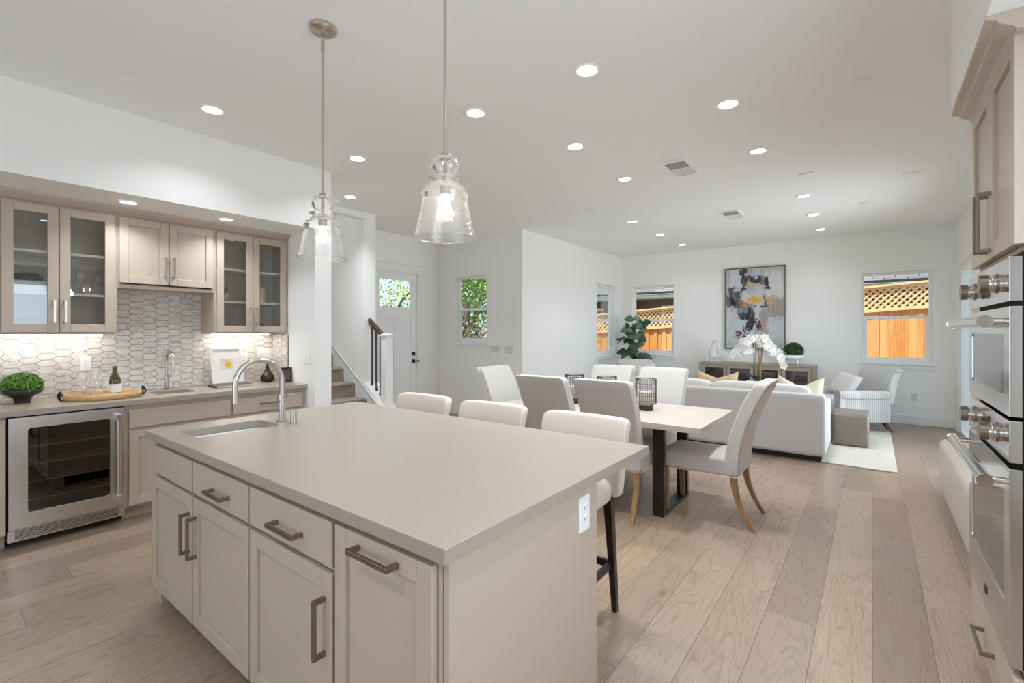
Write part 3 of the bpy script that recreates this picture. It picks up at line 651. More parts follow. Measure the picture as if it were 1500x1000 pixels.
# --- wet bar base run, faces +x : local x runs along +Y
FX, RZ = -4.515, PI/2
CT = .887
GB = 'wet bar base cabinets'
def bar_unit(name, label, y0, y1, fronts, z0=.10, z1=CT, cat='cabinet', grp=GB):
    t = thing(name, label, cat, (FX-.022, y0, 0), RZ, grp)
    m = carcass(y1-y0, .60, z0, z1, top='bar sink' not in label, face=True); m.box(0, y1-y0, .075, .09, 0, .10).box(0, .03, -.001, 0, .1, z1).box(y1-y0-.03, y1-y0, -.001, 0, .1, z1)
    obj('body', m, CAB, t)
    for f in fronts: front(t, f[0], f[1]-y0, f[2]-y0, f[3], f[4], f[5] and (f[5][0]-y0, *f[5][1:]))
    return t
bar_unit('base_cabinet', 'wet bar base cabinet at the edge of view, left of the wine cooler', -.2, .432, [('door', -.19, .428, .11, .87, None)])
bar_unit('base_cabinet', 'wet bar base cabinet with two doors under the small bar sink', 1.05, 1.80, [('slab', 1.075, 1.79, .71, .85, None), ('door', 1.075, 1.43, .115, .69, (1.40, .59, .16, True)), ('door', 1.438, 1.79, .115, .69, (1.468, .59, .16, True))])
bar_unit('base_cabinet', 'wet bar base cabinet with a handled drawer, beside the wall end', 1.80, 2.487, [('slab', 1.815, 2.455, .71, .85, (2.13, .785, .17, False)), ('door', 1.815, 2.455, .115, .69, (2.40, .59, .16, True))])
# wine cooler
t = thing('wine_cooler', 'stainless wine cooler with dark glass door under the wet bar counter', 'wine cooler', (FX-.03, .436, 0), RZ)
W = .611
obj('body', carcass(W, .56, .055, CT-.004), VOID, t)
dm = MB()
z0, z1 = .135, .877; gx0, gx1, gz0, gz1 = .095, .525, .235, .80
sh = slab_hole(.004, W-.004, z0, z1, -.042, -.002, gx0, gx1, gz0, gz1, .02, 5)
dm.add([(v[0], v[2], v[1]) for v in sh.v], sh.f)
dr = obj('door', dm, STEEL, t, bevel=.002)
obj('glass_pane', B(gx0-.01, gx1+.01, -.02, -.014, gz0-.01, gz1+.01), glass('smoked_glass', (.62, .59, .56, 1), .9, .04), dr)
h = obj('handle', MB().cyl((.565, -.085, .20), (.565, -.085, .82), .013), STEEL, dr)
for zz in (.185, .785): obj('handle_mount', B(.55, .58, -.105, -.043, zz, zz+.05), CHROME, dr, bevel=.003)
for z in (.30, .42, .54, .66): obj('wine_rack', MB().box(.02, W-.02, .002, .010, z, z+.012).box(.02, W-.02, .12, .124, z, z+.004).box(.02, W-.02, .22, .224, z, z+.004), TRAYW, t)
g = MB().box(.0, W, -.03, -.024, .055, .062).box(0, W, -.03, -.024, .123, .13).box(0, .035, -.03, -.024, .062, .123)
for i in range(5): u = .035+i*.111; g.box(u+.095, u+.111 if i < 4 else W, -.03, -.024, .062, .123)
for i in range(5): g.box(.035, W-.035, -.03, -.027, .066+i*.0115, .0715+i*.0115)
obj('grille', g, STEEL, t); obj('grille_backing', B(.0, W, -.023, -.02, .055, .13), SLOT, t)
# countertop of the wet bar
m = slab_hole(-5.177, -4.487, -2.6, 2.486, CT+.001, .927, -4.965, -4.70, 1.315, 1.60, .03)
tag(obj('bar_countertop', m, QUARTZ, bevel=.002), 'grey quartz countertop of the tiled wet bar', 'countertop')
basin(m.loop, CT, .73, STEEL, 'bar_sink', 'small steel undermount bar sink in the wet bar counter', 'sink')
faucet('bar_faucet', 'small steel gooseneck faucet behind the bar sink', (-5.03, 1.465, .928), PI/2, .345, .17, .0125, 'short')
# picket tiles: elongated hexagons on the wall above the bar counter
def pickets(fn, u0, u1, z0, z1, holes=()):
    m = MB(); PU, PZ, Lh, pt, g = .0955, .054, .061, .0275, .0019
    col = 0; u = u0-.05
    while u < u1+.07:
        z = z0-(PZ/2 if col % 2 else 0)
        while z < z1+PZ/2:
            hz = PZ/2-g; P = [(u-Lh+g, z), (u-Lh+pt, z-hz), (u+Lh-pt, z-hz), (u+Lh-g, z), (u+Lh-pt, z+hz), (u-Lh+pt, z+hz)]
            P = [(min(max(a, u0), u1), min(max(b, z0), z1)) for a, b in P]
            Q = []
            for q in P:
                if not Q or abs(q[0]-Q[-1][0])+abs(q[1]-Q[-1][1]) > 1e-5: Q.append(q)
            if len(Q) > 2 and max(q[0] for q in Q)-min(q[0] for q in Q) > .004 and max(q[1] for q in Q)-min(q[1] for q in Q) > .004:
                n = len(Q)
                m.add([fn(a, b, 0) for a, b in Q]+[fn(a, b, .006) for a, b in Q], [tuple(range(n, 2*n))]+[(i, (i+1) % n, n+(i+1) % n, n+i) for i in range(n)])
            z += PZ
        u += PU; col += 1
    return m
bs = thing('tile_backsplash', 'marble picket tile backsplash behind the wet bar', 'backsplash', kind='structure')
obj('grout', MB().box(-5.19, -5.184, -2.6, 2.484, .928, 2.40).box(-5.184, -4.855, 2.482, 2.488, .928, 1.42), GROUT, bs)
obj('marble_tiles', pickets(lambda a, b, d: (-5.184+d-.001, a, b), .0, 2.476, .929, 2.39), MARBLE, bs, recalc=False)
obj('marble_tiles', pickets(lambda a, b, d: (a, 2.482-d, b), -5.176, -4.86, .929, 1.42), MARBLE, bs, recalc=False)
# upper cabinets
UX = -4.86
GU = 'wet bar upper cabinets'
def upper(label, y0, y1, z0, z1, fronts, shelves=()):
    t = thing('upper_cabinet', label, 'cabinet', (UX-.022, y0, 0), RZ, GU); w = y1-y0
    obj('body', carcass(w, .29, z0, z1), CAB if not shelves else CABIN, t)
    f = MB().box(0, .02, -.0008, .02, z0, z1).box(w-.02, w, -.0008, .02, z0, z1).box(0.02, w-.02, -.0008, .02, z0, z0+.03).box(.02, w-.02, -.0008, .02, z1-.03, z1)
    f.box(-.001, .001, -.0008, .29, z0, z1).box(w-.001, w+.001, -.0008, .29, z0, z1).box(0, w, -.0008, .29, z0-.001, z0+.001)
    obj('face_frame', f, CAB, t)
    for z in shelves: obj('shelf', B(.019, w-.019, .022, .27, z-.02, z), WHITE, t)
    for k in fronts: front(t, k[0], k[1]-y0, k[2]-y0, k[3], k[4], (k[5][0]-y0, *k[5][1:]), hmat=NICKEL)
    return t
upper('upper cabinet with two glass doors, leftmost above the bowl of greenery', .436, 1.085, 1.43, 2.40, [('glass', .440, .735, 1.445, 2.385, (.708, 1.60, .17, True)), ('glass', .741, 1.065, 1.445, 2.385, (.768, 1.60, .17, True))], (2.055, 1.745))
upper('upper cabinet with two short solid doors above the bar faucet', 1.087, 1.79, 1.81, 2.40, [('door', 1.095, 1.433, 1.85, 2.385, (1.405, 2.005, .17, True)), ('door', 1.439, 1.783, 1.85, 2.385, (1.467, 2.005, .17, True))])
upper('upper cabinet with two glass doors, beside the wall end', 1.792, 2.484, 1.43, 2.40, [('glass', 1.812, 2.133, 1.445, 2.385, (2.107, 1.60, .17, True)), ('glass', 2.139, 2.465, 1.445, 2.385, (2.166, 1.60, .17, True))], (2.055, 1.745))
cr = MB().prism([(UX-.04, 2.401), (UX-.015, 2.401), (UX+.0, 2.412), (UX+.018, 2.425), (UX+.045, 2.446), (UX+.05, 2.4595), (UX-.04, 2.4595)], 1, .2, 2.488)
struct('trim_4', cr, CAB, 'taupe crown moulding on top of the wet bar cabinets', 'moulding')
def led(y0, y1, label):
    o = obj('led_strip', B(-5.10, -5.06, y0, y1, 1.413, 1.427), LEDS); tag(o, label, 'strip light', 'under cabinet strip lights')
    lamp('led_strip_lamp', 'AREA', (-5.08, (y0+y1)/2, 1.41), STRIP, (1, .93, .83), (0, 0, 0), shape='RECTANGLE', size=.04, size_y=y1-y0)
led(.30, 1.03, 'glowing strip light under the left glass cabinet'); led(1.85, 2.38, 'glowing strip light under the right glass cabinet')
# --- things on the bar
def globe_leaves(n, c, h, size, seed, up=True):
    rn = random.Random(seed); m = MB()
    for _ in range(n):
        d = Vector((rn.gauss(0, 1), rn.gauss(0, 1), rn.gauss(0, 1))).normalized()
        if up and d.z < -.25: d.z = -d.z
        d *= rn.uniform(.84, 1.03); p = Vector((c[0]+d.x*h[0], c[1]+d.y*h[1], c[2]+d.z*h[2]))
        nrm = (d+Vector((rn.gauss(0, .5), rn.gauss(0, .5), rn.gauss(0, .5)))).normalized(); a = nrm.orthogonal().normalized(); a = Matrix.Rotation(rn.random()*6.28, 3, nrm) @ a; b = nrm.cross(a); s = size*rn.uniform(.7, 1.2)
        m.add([p-a*s, p-b*s*.6+nrm*s*.3, p+a*s, p+b*s*.6+nrm*s*.3], [(0, 1, 2, 3)])
    return m
t = thing('greenery_bowl', 'low dark footed bowl heaped with bright green sedum on the bar', 'plant', (-4.96, .555, .928))
obj('bowl', MB().lathe([(.046, .001), (.046, .012), (.05, .035), (.075, .052), (.100, .066), (.112, .083), (.113, .095), (.105, .108), (.098, .106), (.10, .09), (.0, .085)], n=36), DARKCER, t)
m = MB().soft((0, 0, .125), (.093, .093, .075), 2.4, 6); q = globe_leaves(1500, (0, 0, .120), (.112, .112, .098), .011, 4); m.add(q.v, q.f)
obj('foliage', m, GREEN, t, recalc=False)
t = thing('serving_tray', 'round wooden serving tray with black ring handles on the bar', 'tray', (-4.80, .985, .9285))
obj('base', MB().lathe([(0, .001), (.205, .001), (.205, .012), (0, .012)], n=48, sy=1.12, sx=.9), TRAYW, t)
obj('rim', MB().lathe([(.205, .0005), (.213, .0005), (.213, .048), (.205, .048), (.205, .0005)], n=48, sy=1.12, sx=.9), TRAYW, t)
for s in (-1, 1): obj('handle', MB().tube([(.0+.034*math.cos(a), s*(.252+.006*math.cos(2*a)), .038+.034*math.sin(a)) for a in [i*PI/10 for i in range(20)]], .0055, 8, closed=True).box(-.012, .012, s*.238, s*.256, .042, .056), BLACK, t)
t = thing('wine_bottle', 'green wine bottle with cream label standing on the wooden tray', 'bottle', (-4.86, 1.065, .9415))
obj('body', MB().lathe([(0, 0), (.036, 0), (.039, .006), (.039, .115), (.036, .135), (.024, .165), (.0155, .185), (.0145, .215), (.0, .215)], n=28), plain('bottle_glass', lin(70, 62, 24), .08, vary=.1, coat=.6), t)
obj('label', MB().lathe([(.0396, .02), (.0396, .088)], n=28), PAPER, t); obj('capsule', MB().lathe([(.0148, .20), (.0162, .205), (.0162, .228), (0, .228)], n=20), plain('capsule', lin(88, 78, 36), .4), t)
GW = [(0, .001), (.033, .001), (.030, .005), (.006, .010), (.0042, .03), (.0042, .075), (.010, .084), (.028, .10), (.038, .125), (.039, .145), (.035, .175), (.032, .195)]
def wineglass(loc, label, sc=1, prof=GW):
    t = thing('wine_glass', label, 'glass', loc, 0, 'wine glasses on the tray')
    k = prof.index((.0042, .075)) if prof is GW else len(prof)-1
    obj('stem', MB().lathe([(r*sc, z*sc) for r, z in prof[:k+1]], n=20), CRYSTAL, t, recalc=False)
    obj('bowl', MB().lathe([(r*sc, z*sc) for r, z in prof[k:]], n=24), CRYSTAL, t, recalc=False)
wineglass((-4.87, .875, .9415), 'stemmed glass on the tray nearest the ring handle at left')
wineglass((-4.92, .95, .9415), 'middle stemmed glass on the tray, farthest back')
wineglass((-4.82, .985, .9415), 'stemmed glass on the tray nearest the wine bottle')
plate('outlet_plate', 'white socket plate on the tiles above the wooden tray', (-5.177, .945, 1.186), PI/2, .075, .12, 'outlet')
plate('outlet_plate', 'white socket plate half hidden behind the framed fruit print', (-5.177, 2.178, 1.17), PI/2, .075, .12, 'outlet')
plate('switch_plate', 'wide white switch plate on the tiles above the dark vase', (-5.177, 2.40, 1.215), PI/2, .175, .12, 'switch', cat='switch')
plate('switch_plate', 'white light switch on the wall end beside the wet bar', (-4.49, 2.49, 1.184), 0, .12, .12, 'switch', cat='switch')
def leaning(name, label, cat, loc, rz, w, h, tilt, fw, fmat, art, gl=True):
    t = thing(name, label, cat, loc, rz)
    R = Matrix.Rotation(-tilt, 4, 'X')
    obj('picture_frame', frame(-w/2, w/2, 0, h, fw, -.018, 0).xform(R), fmat, t)
    for nm, m, mt in art: obj(nm, m.xform(R), mt, t)
    return t
ORANGE = plain('print_orange', lin(238, 178, 62), .7, vary=.12, scale=60)
PALE = plain('print_pale', lin(226, 220, 208), .8)
def discm(x, z, r, y, n=28): return MB().add([(x+r*math.cos(2*PI*i/n), y, z+r*math.sin(2*PI*i/n)) for i in range(n)], [tuple(range(n))])
leaning('framed_print', 'white framed print of an orange fruit leaning on the bar tiles', 'picture', (-5.03, 1.975, .945), PI/2, .285, .355, .22, .018, PLASTIC,
        [('mat_board', B(-.126, .126, -.008, -.003, .017, .338), PAPER), ('print', MB().box(-.06, .055, -.0095, -.0085, .135, .235), PALE), ('fruit', discm(.012, .18, .032, -.0105), ORANGE), ('twig', MB().tube([(.0, -.011, .215), (-.02, -.011, .235), (-.045, -.011, .245)], .002, 5), CANE)])
t = thing('book_stack', 'pale closed book with dark spine edge lying before the fruit print', 'book', (-4.87, 1.93, .928), PI/2)
obj('cover', MB().box(-.15, .16, -.1, .1, 0, .003).box(-.15, .16, -.1, .1, .019, .022).box(-.153, -.15, -.1, .1, 0, .022), plain('book_cover', lin(84, 70, 60), .5), t)
obj('pages', B(-.149, .155, -.096, .096, .003, .019), PAPER, t)
t = tag(obj('bud_vase', MB().lathe([(0, 0), (.045, 0), (.058, .012), (.068, .035), (.066, .055), (.052, .08), (.034, .108), (.02, .14), (.011, .17), (.0085, .19), (.0105, .20), (.008, .20), (.006, .18)], (-4.97, 2.325, .928), 36), BRONZE), 'dark bronze teardrop vase on the bar near the wall', 'vase')
leaning('photo_frame', 'small dark photo frame leaning by the end of the bar', 'picture', (-4.80, 2.43, .929), PI/2-.5, .115, .15, .25, .012, BLACK, [('photo', B(-.05, .05, -.006, -.003, .012, .138), plain('dark_photo', lin(86, 70, 62), .1, vary=.7, scale=18))])
# --- things in the glass cabinets
def planter(loc, rz, label, w, d, h, mat, leafn, lh, seed, name='white_planter', lm=TOPI):
    t = thing(name, label, 'plant', loc, rz); m = frame(-w/2, w/2, 0, d, .006, 0, h)
    q = MB(); q.add([(v[0], v[2]-d/2, v[1]) for v in m.v], m.f); q.v = [(x, y, z) for x, y, z in q.v]
    q = MB().box(-w/2, w/2, -d/2, d/2, .0, h*.93).box(-w/2, -w/2+.006, -d/2, d/2, h*.93, h).box(w/2-.006, w/2, -d/2, d/2, h*.93, h).box(-w/2, w/2, -d/2, -d/2+.006, h*.93, h).box(-w/2, w/2, d/2-.006, d/2, h*.93, h)
    obj('pot', q, mat, t, bevel=.003)
    obj('foliage', globe_leaves(leafn, (0, 0, h), (w*.48, d*.5, lh), .016, seed), lm, t, recalc=False)
planter((-5.03, .585, 1.746), PI/2, 'white oblong planter behind the left glass door of the left cabinet', .20, .11, .085, CERAM, 260, .06, 21)
for i, (y, l) in enumerate(((.83, 'small goblet on the bottom cabinet shelf, left of three'), (.89, 'small goblet on the bottom cabinet shelf, middle of three'), (.95, 'small goblet on the bottom cabinet shelf, right of three'))):
    o = tag(obj('goblet', MB().lathe([(0, 0), (.022, .001), (.006, .006), (.006, .02), (.02, .035), (.023, .065)], (-5.02, y, 1.449), 20), CRYSTAL, recalc=False), l, 'glass', 'goblets in the left cabinet')
t = thing('stemware', 'tall wine glass on the middle shelf of the left glass cabinet', 'glass', (-5.02, .875, 1.746))
obj('bowl', MB().lathe(GW, n=24), CRYSTAL, t, recalc=False)
t = thing('glass_decanter', 'round glass decanter on the middle shelf of the left cabinet', 'decanter', (-5.05, 1.0, 1.746))
obj('body', MB().lathe([(0, 0), (.05, .001), (.055, .02), (.05, .07), (.025, .10), (.014, .12), (.018, .13)], n=28), CRYSTAL, t, recalc=False); obj('stopper', MB().lathe([(.011, .115), (.011, .13), (.02, .145), (.018, .16), (0, .168)], n=18), CRYSTAL, t, recalc=False)
t = thing('succulent_bowl', 'round pinkish pot with spiky leaves in the right glass cabinet', 'plant', (-5.04, 1.93, 1.746))
obj('pot', MB().lathe([(.03, 0), (.048, .02), (.052, .045), (.045, .072), (.04, .07), (0, .065)], n=28), plain('blush', lin(222, 190, 168), .5), t)
m = MB(); rn = random.Random(3)
for i in range(16):
    a = i*2.4; L = .10*rn.uniform(.7, 1.1); e = rn.uniform(.5, 1.2); d = Vector((math.cos(a)*math.cos(e), math.sin(a)*math.cos(e), math.sin(e))); sd = Vector((-math.sin(a), math.cos(a), 0))*.008
    p = Vector((0, 0, .066)); m.add([p-sd, p+sd, p+d*L*.6+sd*.9+Vector((0, 0, .01)), p+d*L, p+d*L*.6-sd*.9+Vector((0, 0, .01))], [(0, 1, 2, 3, 4)])
obj('foliage', m, TOPI, t, recalc=False)
for i, (y, wd, hh, c, l) in enumerate(((2.245, .022, .155, (222, 206, 180), 'cream book upright in the right glass cabinet, leftmost'), (2.27, .022, .155, (236, 228, 212), 'ivory book upright in the right glass cabinet, second along'), (2.296, .025, .15, (206, 172, 110), 'ochre book upright in the right glass cabinet, third along'), (2.324, .022, .158, (110, 88, 66), 'brown book upright in the right glass cabinet, rightmost'))):
    t = thing('book', l, 'book', (-5.03, y, 1.746), PI/2, 'books in the right glass cabinet')
    obj('cover', MB().box(-wd/2, -wd/2+.002, -.06, .06, 0, hh).box(wd/2-.002, wd/2, -.06, .06, 0, hh).box(-wd/2, wd/2, -.062, -.06, 0, hh), plain('cover', lin(*c), .6), t); obj('pages', B(-wd/2+.002, wd/2-.002, -.059, .055, .003, hh-.003), PAPER, t)
t = thing('glass_vase', 'clear flared glass vase at the bottom of the right glass cabinet', 'vase', (-5.04, 1.95, 1.449)); obj('body', MB().lathe([(0, .001), (.04, .001), (.03, .012), (.03, .03), (.05, .1), (.075, .16), (.09, .19)], n=28), CRYSTAL, t, recalc=False)
planter((-5.02, 2.26, 1.449), PI/2, 'tiny green plant in a low white pot, bottom right of the cabinet', .10, .07, .04, CERAM, 120, .05, 22, lm=GREEN)
# --- oven tower, faces -x : local x runs from far to near (world -Y)
TX = .40
t = thing('oven_cabinet', 'tall oven cabinet with two upper doors and a deep bottom drawer', 'cabinet', (TX, 3.085, 0), -PI/2)
W = .84
m = MB().box(0, .02, 0, .578, .10, 2.46).box(W-.02, W, 0, .578, .10, 2.46).box(.02, W-.02, .56, .578, .10, 2.46).box(.02, W-.02, 0, .56, 2.44, 2.46).box(.02, W-.02, 0, .56, 1.72, 1.74).box(.02, W-.02, 0, .56, .30, .32).box(.02, W-.02, 0, .56, .1, .12).box(0, W, .07, .085, 0, .1)
obj('body', m, CAB, t)
front(t, 'door', .010, .417, 1.74, 2.442, (.383, 1.885, .24, True), .028); front(t, 'door', .421, W-.004, 1.74, 2.442, (.455, 1.885, .24, True), .028)
front(t, 'slab', .004, W-.002, .075, .298, (.42, .20, .22, False), .028)
cr = MB().prism([(.372, 2.43), (.415, 2.43), (.415, 2.4955), (.302, 2.4955), (.302, 2.482), (.325, 2.474), (.332, 2.462), (.362, 2.444)], 1, 2.2, 3.073)
struct('trim_5', cr, CAB, 'taupe crown moulding along the top of the oven cabinet', 'moulding')
def oven(label, z0, zd, zp, z1, wz0, wz1, badge):
    t = thing('wall_oven', label, 'oven', (TX, 3.085, 0), -PI/2, 'double wall ovens')
    obj('body', carcass(W-.06, .5, z0+.004, z1-.004).xform(Matrix.Translation((.03, .002, 0))), VOID, t)
    x0, x1 = .012, W-.010
    obj('trim_gap', MB().box(x0+.008, x1-.004, -.004, -.001, z0, z1), VOID, t)
    cp = obj('control_panel', B(x0, x1, -.038, -.006, zp, z1), POLISH, t, bevel=.002)
    obj('display', B(.30, .50, -.0395, -.038, zp+.03, z1-.03), DARKGLASS, cp)
    zc = (zp+z1)/2
    for kx in (.165, .63):
        k = obj('knob', MB().cyl((kx, -.038, zc), (kx, -.043, zc), .036, n=28).cyl((kx, -.062, zc), (kx, -.085, zc), .033, n=28), PEWTER, t)
        obj('knob_ring', MB().cyl((kx, -.043, zc), (kx, -.062, zc), .030, n=28).tube([(kx+.031*math.cos(a), -.052, zc+.031*math.sin(a)) for a in [i*PI/14 for i in range(28)]], .003, 6, closed=True), CHROME, k)
    sh = slab_hole(x0, x1, z0, zd, -.038, -.006, .09, W-.09, wz0, wz1, .012, 3)
    d = obj('door', MB().add([(v[0], v[2], v[1]) for v in sh.v], sh.f), POLISH, t, bevel=.002)
    obj('window', B(.085, W-.085, -.034, -.030, wz0-.004, wz1+.004), OVENGLASS, d)
    hz = zd-.05
    obj('handle', MB().cyl((.02, -.096, hz), (W-.02, -.096, hz), .0195, n=24), POLISH, d)
    for a, b, c in ((.006, .02, .03), (W-.02, W-.006, W-.06)): obj('handle_end', MB().cyl((a, -.096, hz), (b, -.096, hz), .022, n=24).cyl((c+.015, -.09, hz), (c+.015, -.038, hz), .011, n=12), CHROME, d)
    if badge: obj('badge', B(.40, .44, -.041, -.038, z0+.07, z0+.10), SLOT, d)
oven('upper wall oven with its long tube handle at eye height', 1.165, 1.535, 1.552, 1.70, 1.23, 1.44, False)
oven('lower wall oven beneath the other, just above the drawer', .33, .992, 1.012, 1.152, .52, .90, True)
# ---------------------------------------------------------------- dining
def leg4(b, t, s0, s1, zt, zb=0):   # tapered square leg: centre b at zb, centre t at zt
    return MB().hexa([(b[0]-s0, b[1]-s0, zb), (b[0]+s0, b[1]-s0, zb), (b[0]+s0, b[1]+s0, zb), (b[0]-s0, b[1]+s0, zb)], [(t[0]-s1, t[1]-s1, zt), (t[0]+s1, t[1]-s1, zt), (t[0]+s1, t[1]+s1, zt), (t[0]-s1, t[1]+s1, zt)])
def curved_leg(p, zt, s):
    m = MB(); n = 6; pr = None
    for i in range(n):
        q = []
        for k in (i, i+1):
            f = k/n; q.append((p[0]+(p[2]-p[0])*f**2, p[1]+(p[3]-p[1])*f**2, zt*(1-f), s*(1-.35*f)))
        a, b = q[1], q[0]
        m.hexa([(a[0]-a[3], a[1]-a[3], a[2]), (a[0]+a[3], a[1]-a[3], a[2]), (a[0]+a[3], a[1]+a[3], a[2]), (a[0]-a[3], a[1]+a[3], a[2])], [(b[0]-b[3], b[1]-b[3], b[2]), (b[0]+b[3], b[1]-b[3], b[2]), (b[0]+b[3], b[1]+b[3], b[2]), (b[0]-b[3], b[1]+b[3], b[2])])
    return m
GC = 'upholstered dining chairs round the table'
def dining_chair():
    t = thing('dining_chair', 'white parsons dining chair at the near end of the table, facing left', 'chair', (-1.03, 3.985, 0), -PI/2, GC)
    def puff(x, y, z): return (x, y, z+(.018*(1-(x/.24)**2)*(1-min(1, (y/.34)**2)) if z > .46 else 0))
    obj('seat', MB().soft((0, -.05, .435), (.238, .29, .065), 14, 10, puff), LINEN, t)
    def lean(x, y, z): f = max(0, (z-.40)/.68); return (x, y+.21*f**1.9, z)
    obj('backrest', MB().soft((0, .195, .725), (.236, .048, .355), 26, 14, lean), LINEN, t)
    def lean2(x, y, z): f = max(0, (z-.40)/.68); return (x, y+.21*f**1.9-.002, z)
    obj('back_panel', MB().soft((0, .2485, .71), (.215, .004, .325), 20, 14, lean2), LINENB, t)
    obj('seam', MB().tube([(-.238, .24, .372), (-.238, -.34, .372), (.238, -.34, .372), (.238, .24, .372)], .003, 6, closed=True), CUSH, t)
    for s in (-1, 1):
        obj('leg', leg4((s*.205, -.29), (s*.205, -.30), .016, .023, .385), OAKLEG, t)
        obj('leg', curved_leg((s*.205, .21, s*.215, .345), .385, .023), OAKLEG, t)
    return t
ch = dining_chair()
dup(ch, (-1.64, 3.67, 0), PI, 'white dining chair with its back to the island, right one of the pair')
dup(ch, (-2.205, 3.67, 0), PI, 'white dining chair with its back to the island, left one of the pair')
dup(ch, (-1.70, 4.40, 0), 0, 'white dining chair across the table, behind the near wire lantern')
dup(ch, (-2.26, 4.40, 0), 0, 'white dining chair across the table, under the fig plant')
dup(ch, (-2.83, 3.88, 0), PI/2, 'white dining chair at the far left head of the table')
t = thing('dining_table', 'washed wood dining table on black metal frame legs', 'table', (-1.92, 3.97, 0))
obj('tabletop', B(-.95, .95, -.5, .5, .715, .76), TABLEW, t, bevel=.003)
for s in (-1, 1):
    x = s*.585; f = MB().box(x-.045, x+.045, -.345, -.30, .0, .714).box(x-.045, x+.045, .235, .28, 0, .714).box(x-.045, x+.045, -.30, .235, 0, .025).box(x-.045, x+.045, -.30, .235, .69, .714)
    obj('leg', f, BLACK if 0 else ESPRESSO, t, bevel=.002)
def lantern():
    t = thing('wire_lantern', 'black wire candle lantern on the table, nearest to the orange fence view', 'lantern', (-1.585, 4.01, .761), 0, 'wire lanterns on the dining table')
    obj('base', MB().lathe([(0, 0), (.062, 0), (.062, .045), (.0, .045)], n=28), plain('lantern_base', lin(58, 54, 50), .6), t)
    m = MB(); rr = .088
    for i in range(30):
        a = i*2*PI/30; m.tube([((.062 if z < .06 else rr)*math.cos(a+.0*z), (.062 if z < .06 else rr)*math.sin(a), z) for z in (.05, .062, .16, .27)], .0018, 5)
    for z in (.085, .13, .15, .20, .235): m.tube([(rr*math.cos(a), rr*math.sin(a), z) for a in [i*2*PI/32 for i in range(32)]], .0016, 5, closed=True)
    obj('wire_cage', m, BLACK, t)
    obj('rim', MB().tube([(rr*math.cos(a), rr*math.sin(a), .27) for a in [i*2*PI/36 for i in range(36)]], .004, 8, closed=True), BLACK, t)
    obj('glass_cup', MB().lathe([(.07, .046), (.078, .06), (.079, .24)], n=32), CRYSTAL, t, recalc=False)
    obj('candle', MB().lathe([(0, .047), (.055, .047), (.055, .155), (.05, .16), (0, .155)], n=28), WAX, t)
    return t
ln = lantern()
dup(ln, (-1.95, 3.99, .761), .3, 'black wire candle lantern mostly hidden behind the right near chair')
dup(ln, (-2.30, 4.0, .761), .6, 'black wire candle lantern seen in the gap between the two near chairs')
# counter stools
def stool():
    t = thing('counter_stool', 'white upholstered counter stool at the near end of the island', 'stool', (-1.255, 2.02, 0), 0, 'counter stools behind the island')
    obj('seat', MB().soft((0, -.01, .645), (.225, .225, .06), 5, 8), CREAM, t)
    def bend(x, y, z): f = (z-.62)/.38; return (x*(1+.06*f), y+.055*f*f-.45*x*x+.02*f, z)
    obj('backrest', MB().soft((0, .235, .80), (.246, .032, .195), 14, 12, bend), CREAM, t)
    for s in (-1, 1):
        obj('leg', leg4((s*.185, -.20), (s*.185, -.185), .013, .019, .60), ESPRESSO, t)
        obj('leg', leg4((s*.195, .245), (s*.185, .185), .014, .021, .62), ESPRESSO, t)
        obj('stretcher', B(s*.186-.009, s*.186+.009, -.18, .20, .235, .27), ESPRESSO, t)
    obj('stretcher', B(-.18, .18, -.205, -.187, .16, .20), ESPRESSO, t); obj('stretcher', B(-.18, .18, .205, .223, .235, .27), ESPRESSO, t)
    return t
st = stool()
dup(st, (-1.92, 2.03, 0), 0, 'white upholstered counter stool in the middle behind the island')
dup(st, (-2.565, 2.03, 0), 0, 'white upholstered counter stool farthest left, before the newel post')
# ---------------------------------------------------------------- living area
tag(obj('area_rug', B(-3.3, .205, 6.21, 8.6, .0005, .014), RUG, bevel=.004), 'pale woven rug under the sofa and ottoman', 'rug')
t = thing('sofa', 'light linen sofa seen from behind, facing the console', 'sofa', (-1.645, 6.63, .014))
hw = 1.235
obj('base', MB().soft((0, .02, .235), (hw-.14, .42, .165), 16, 8), SOFAC, t)
obj('back', MB().soft((0, -.385, .3975), (hw, .10, .3375), 40, 12), SOFAC, t)
obj('arm', MB().soft((hw-.075, .05, .3375), (.073, .41, .275), 22, 8), SOFAC, t)
obj('arm', MB().soft((-hw+.075, .05, .3375), (.073, .41, .275), 22, 8), SOFAC, t)
for s in (-1, 1): obj('seat_cushion', MB().soft((s*.545, .09, .47), (.54, .37, .075), 7, 8), CUSH, t)
for s in (-1, 1):
    obj('back_cushion', MB().soft((s*.545, -.19, .66), (.54, .10, .155), 6, 10, lambda x, y, z: (x, y-.12*(z-.55), z)), CUSH, t)
obj('plinth', B(-hw+.04, hw-.04, -.44, .40, 0.001, .062), BLACK, t)
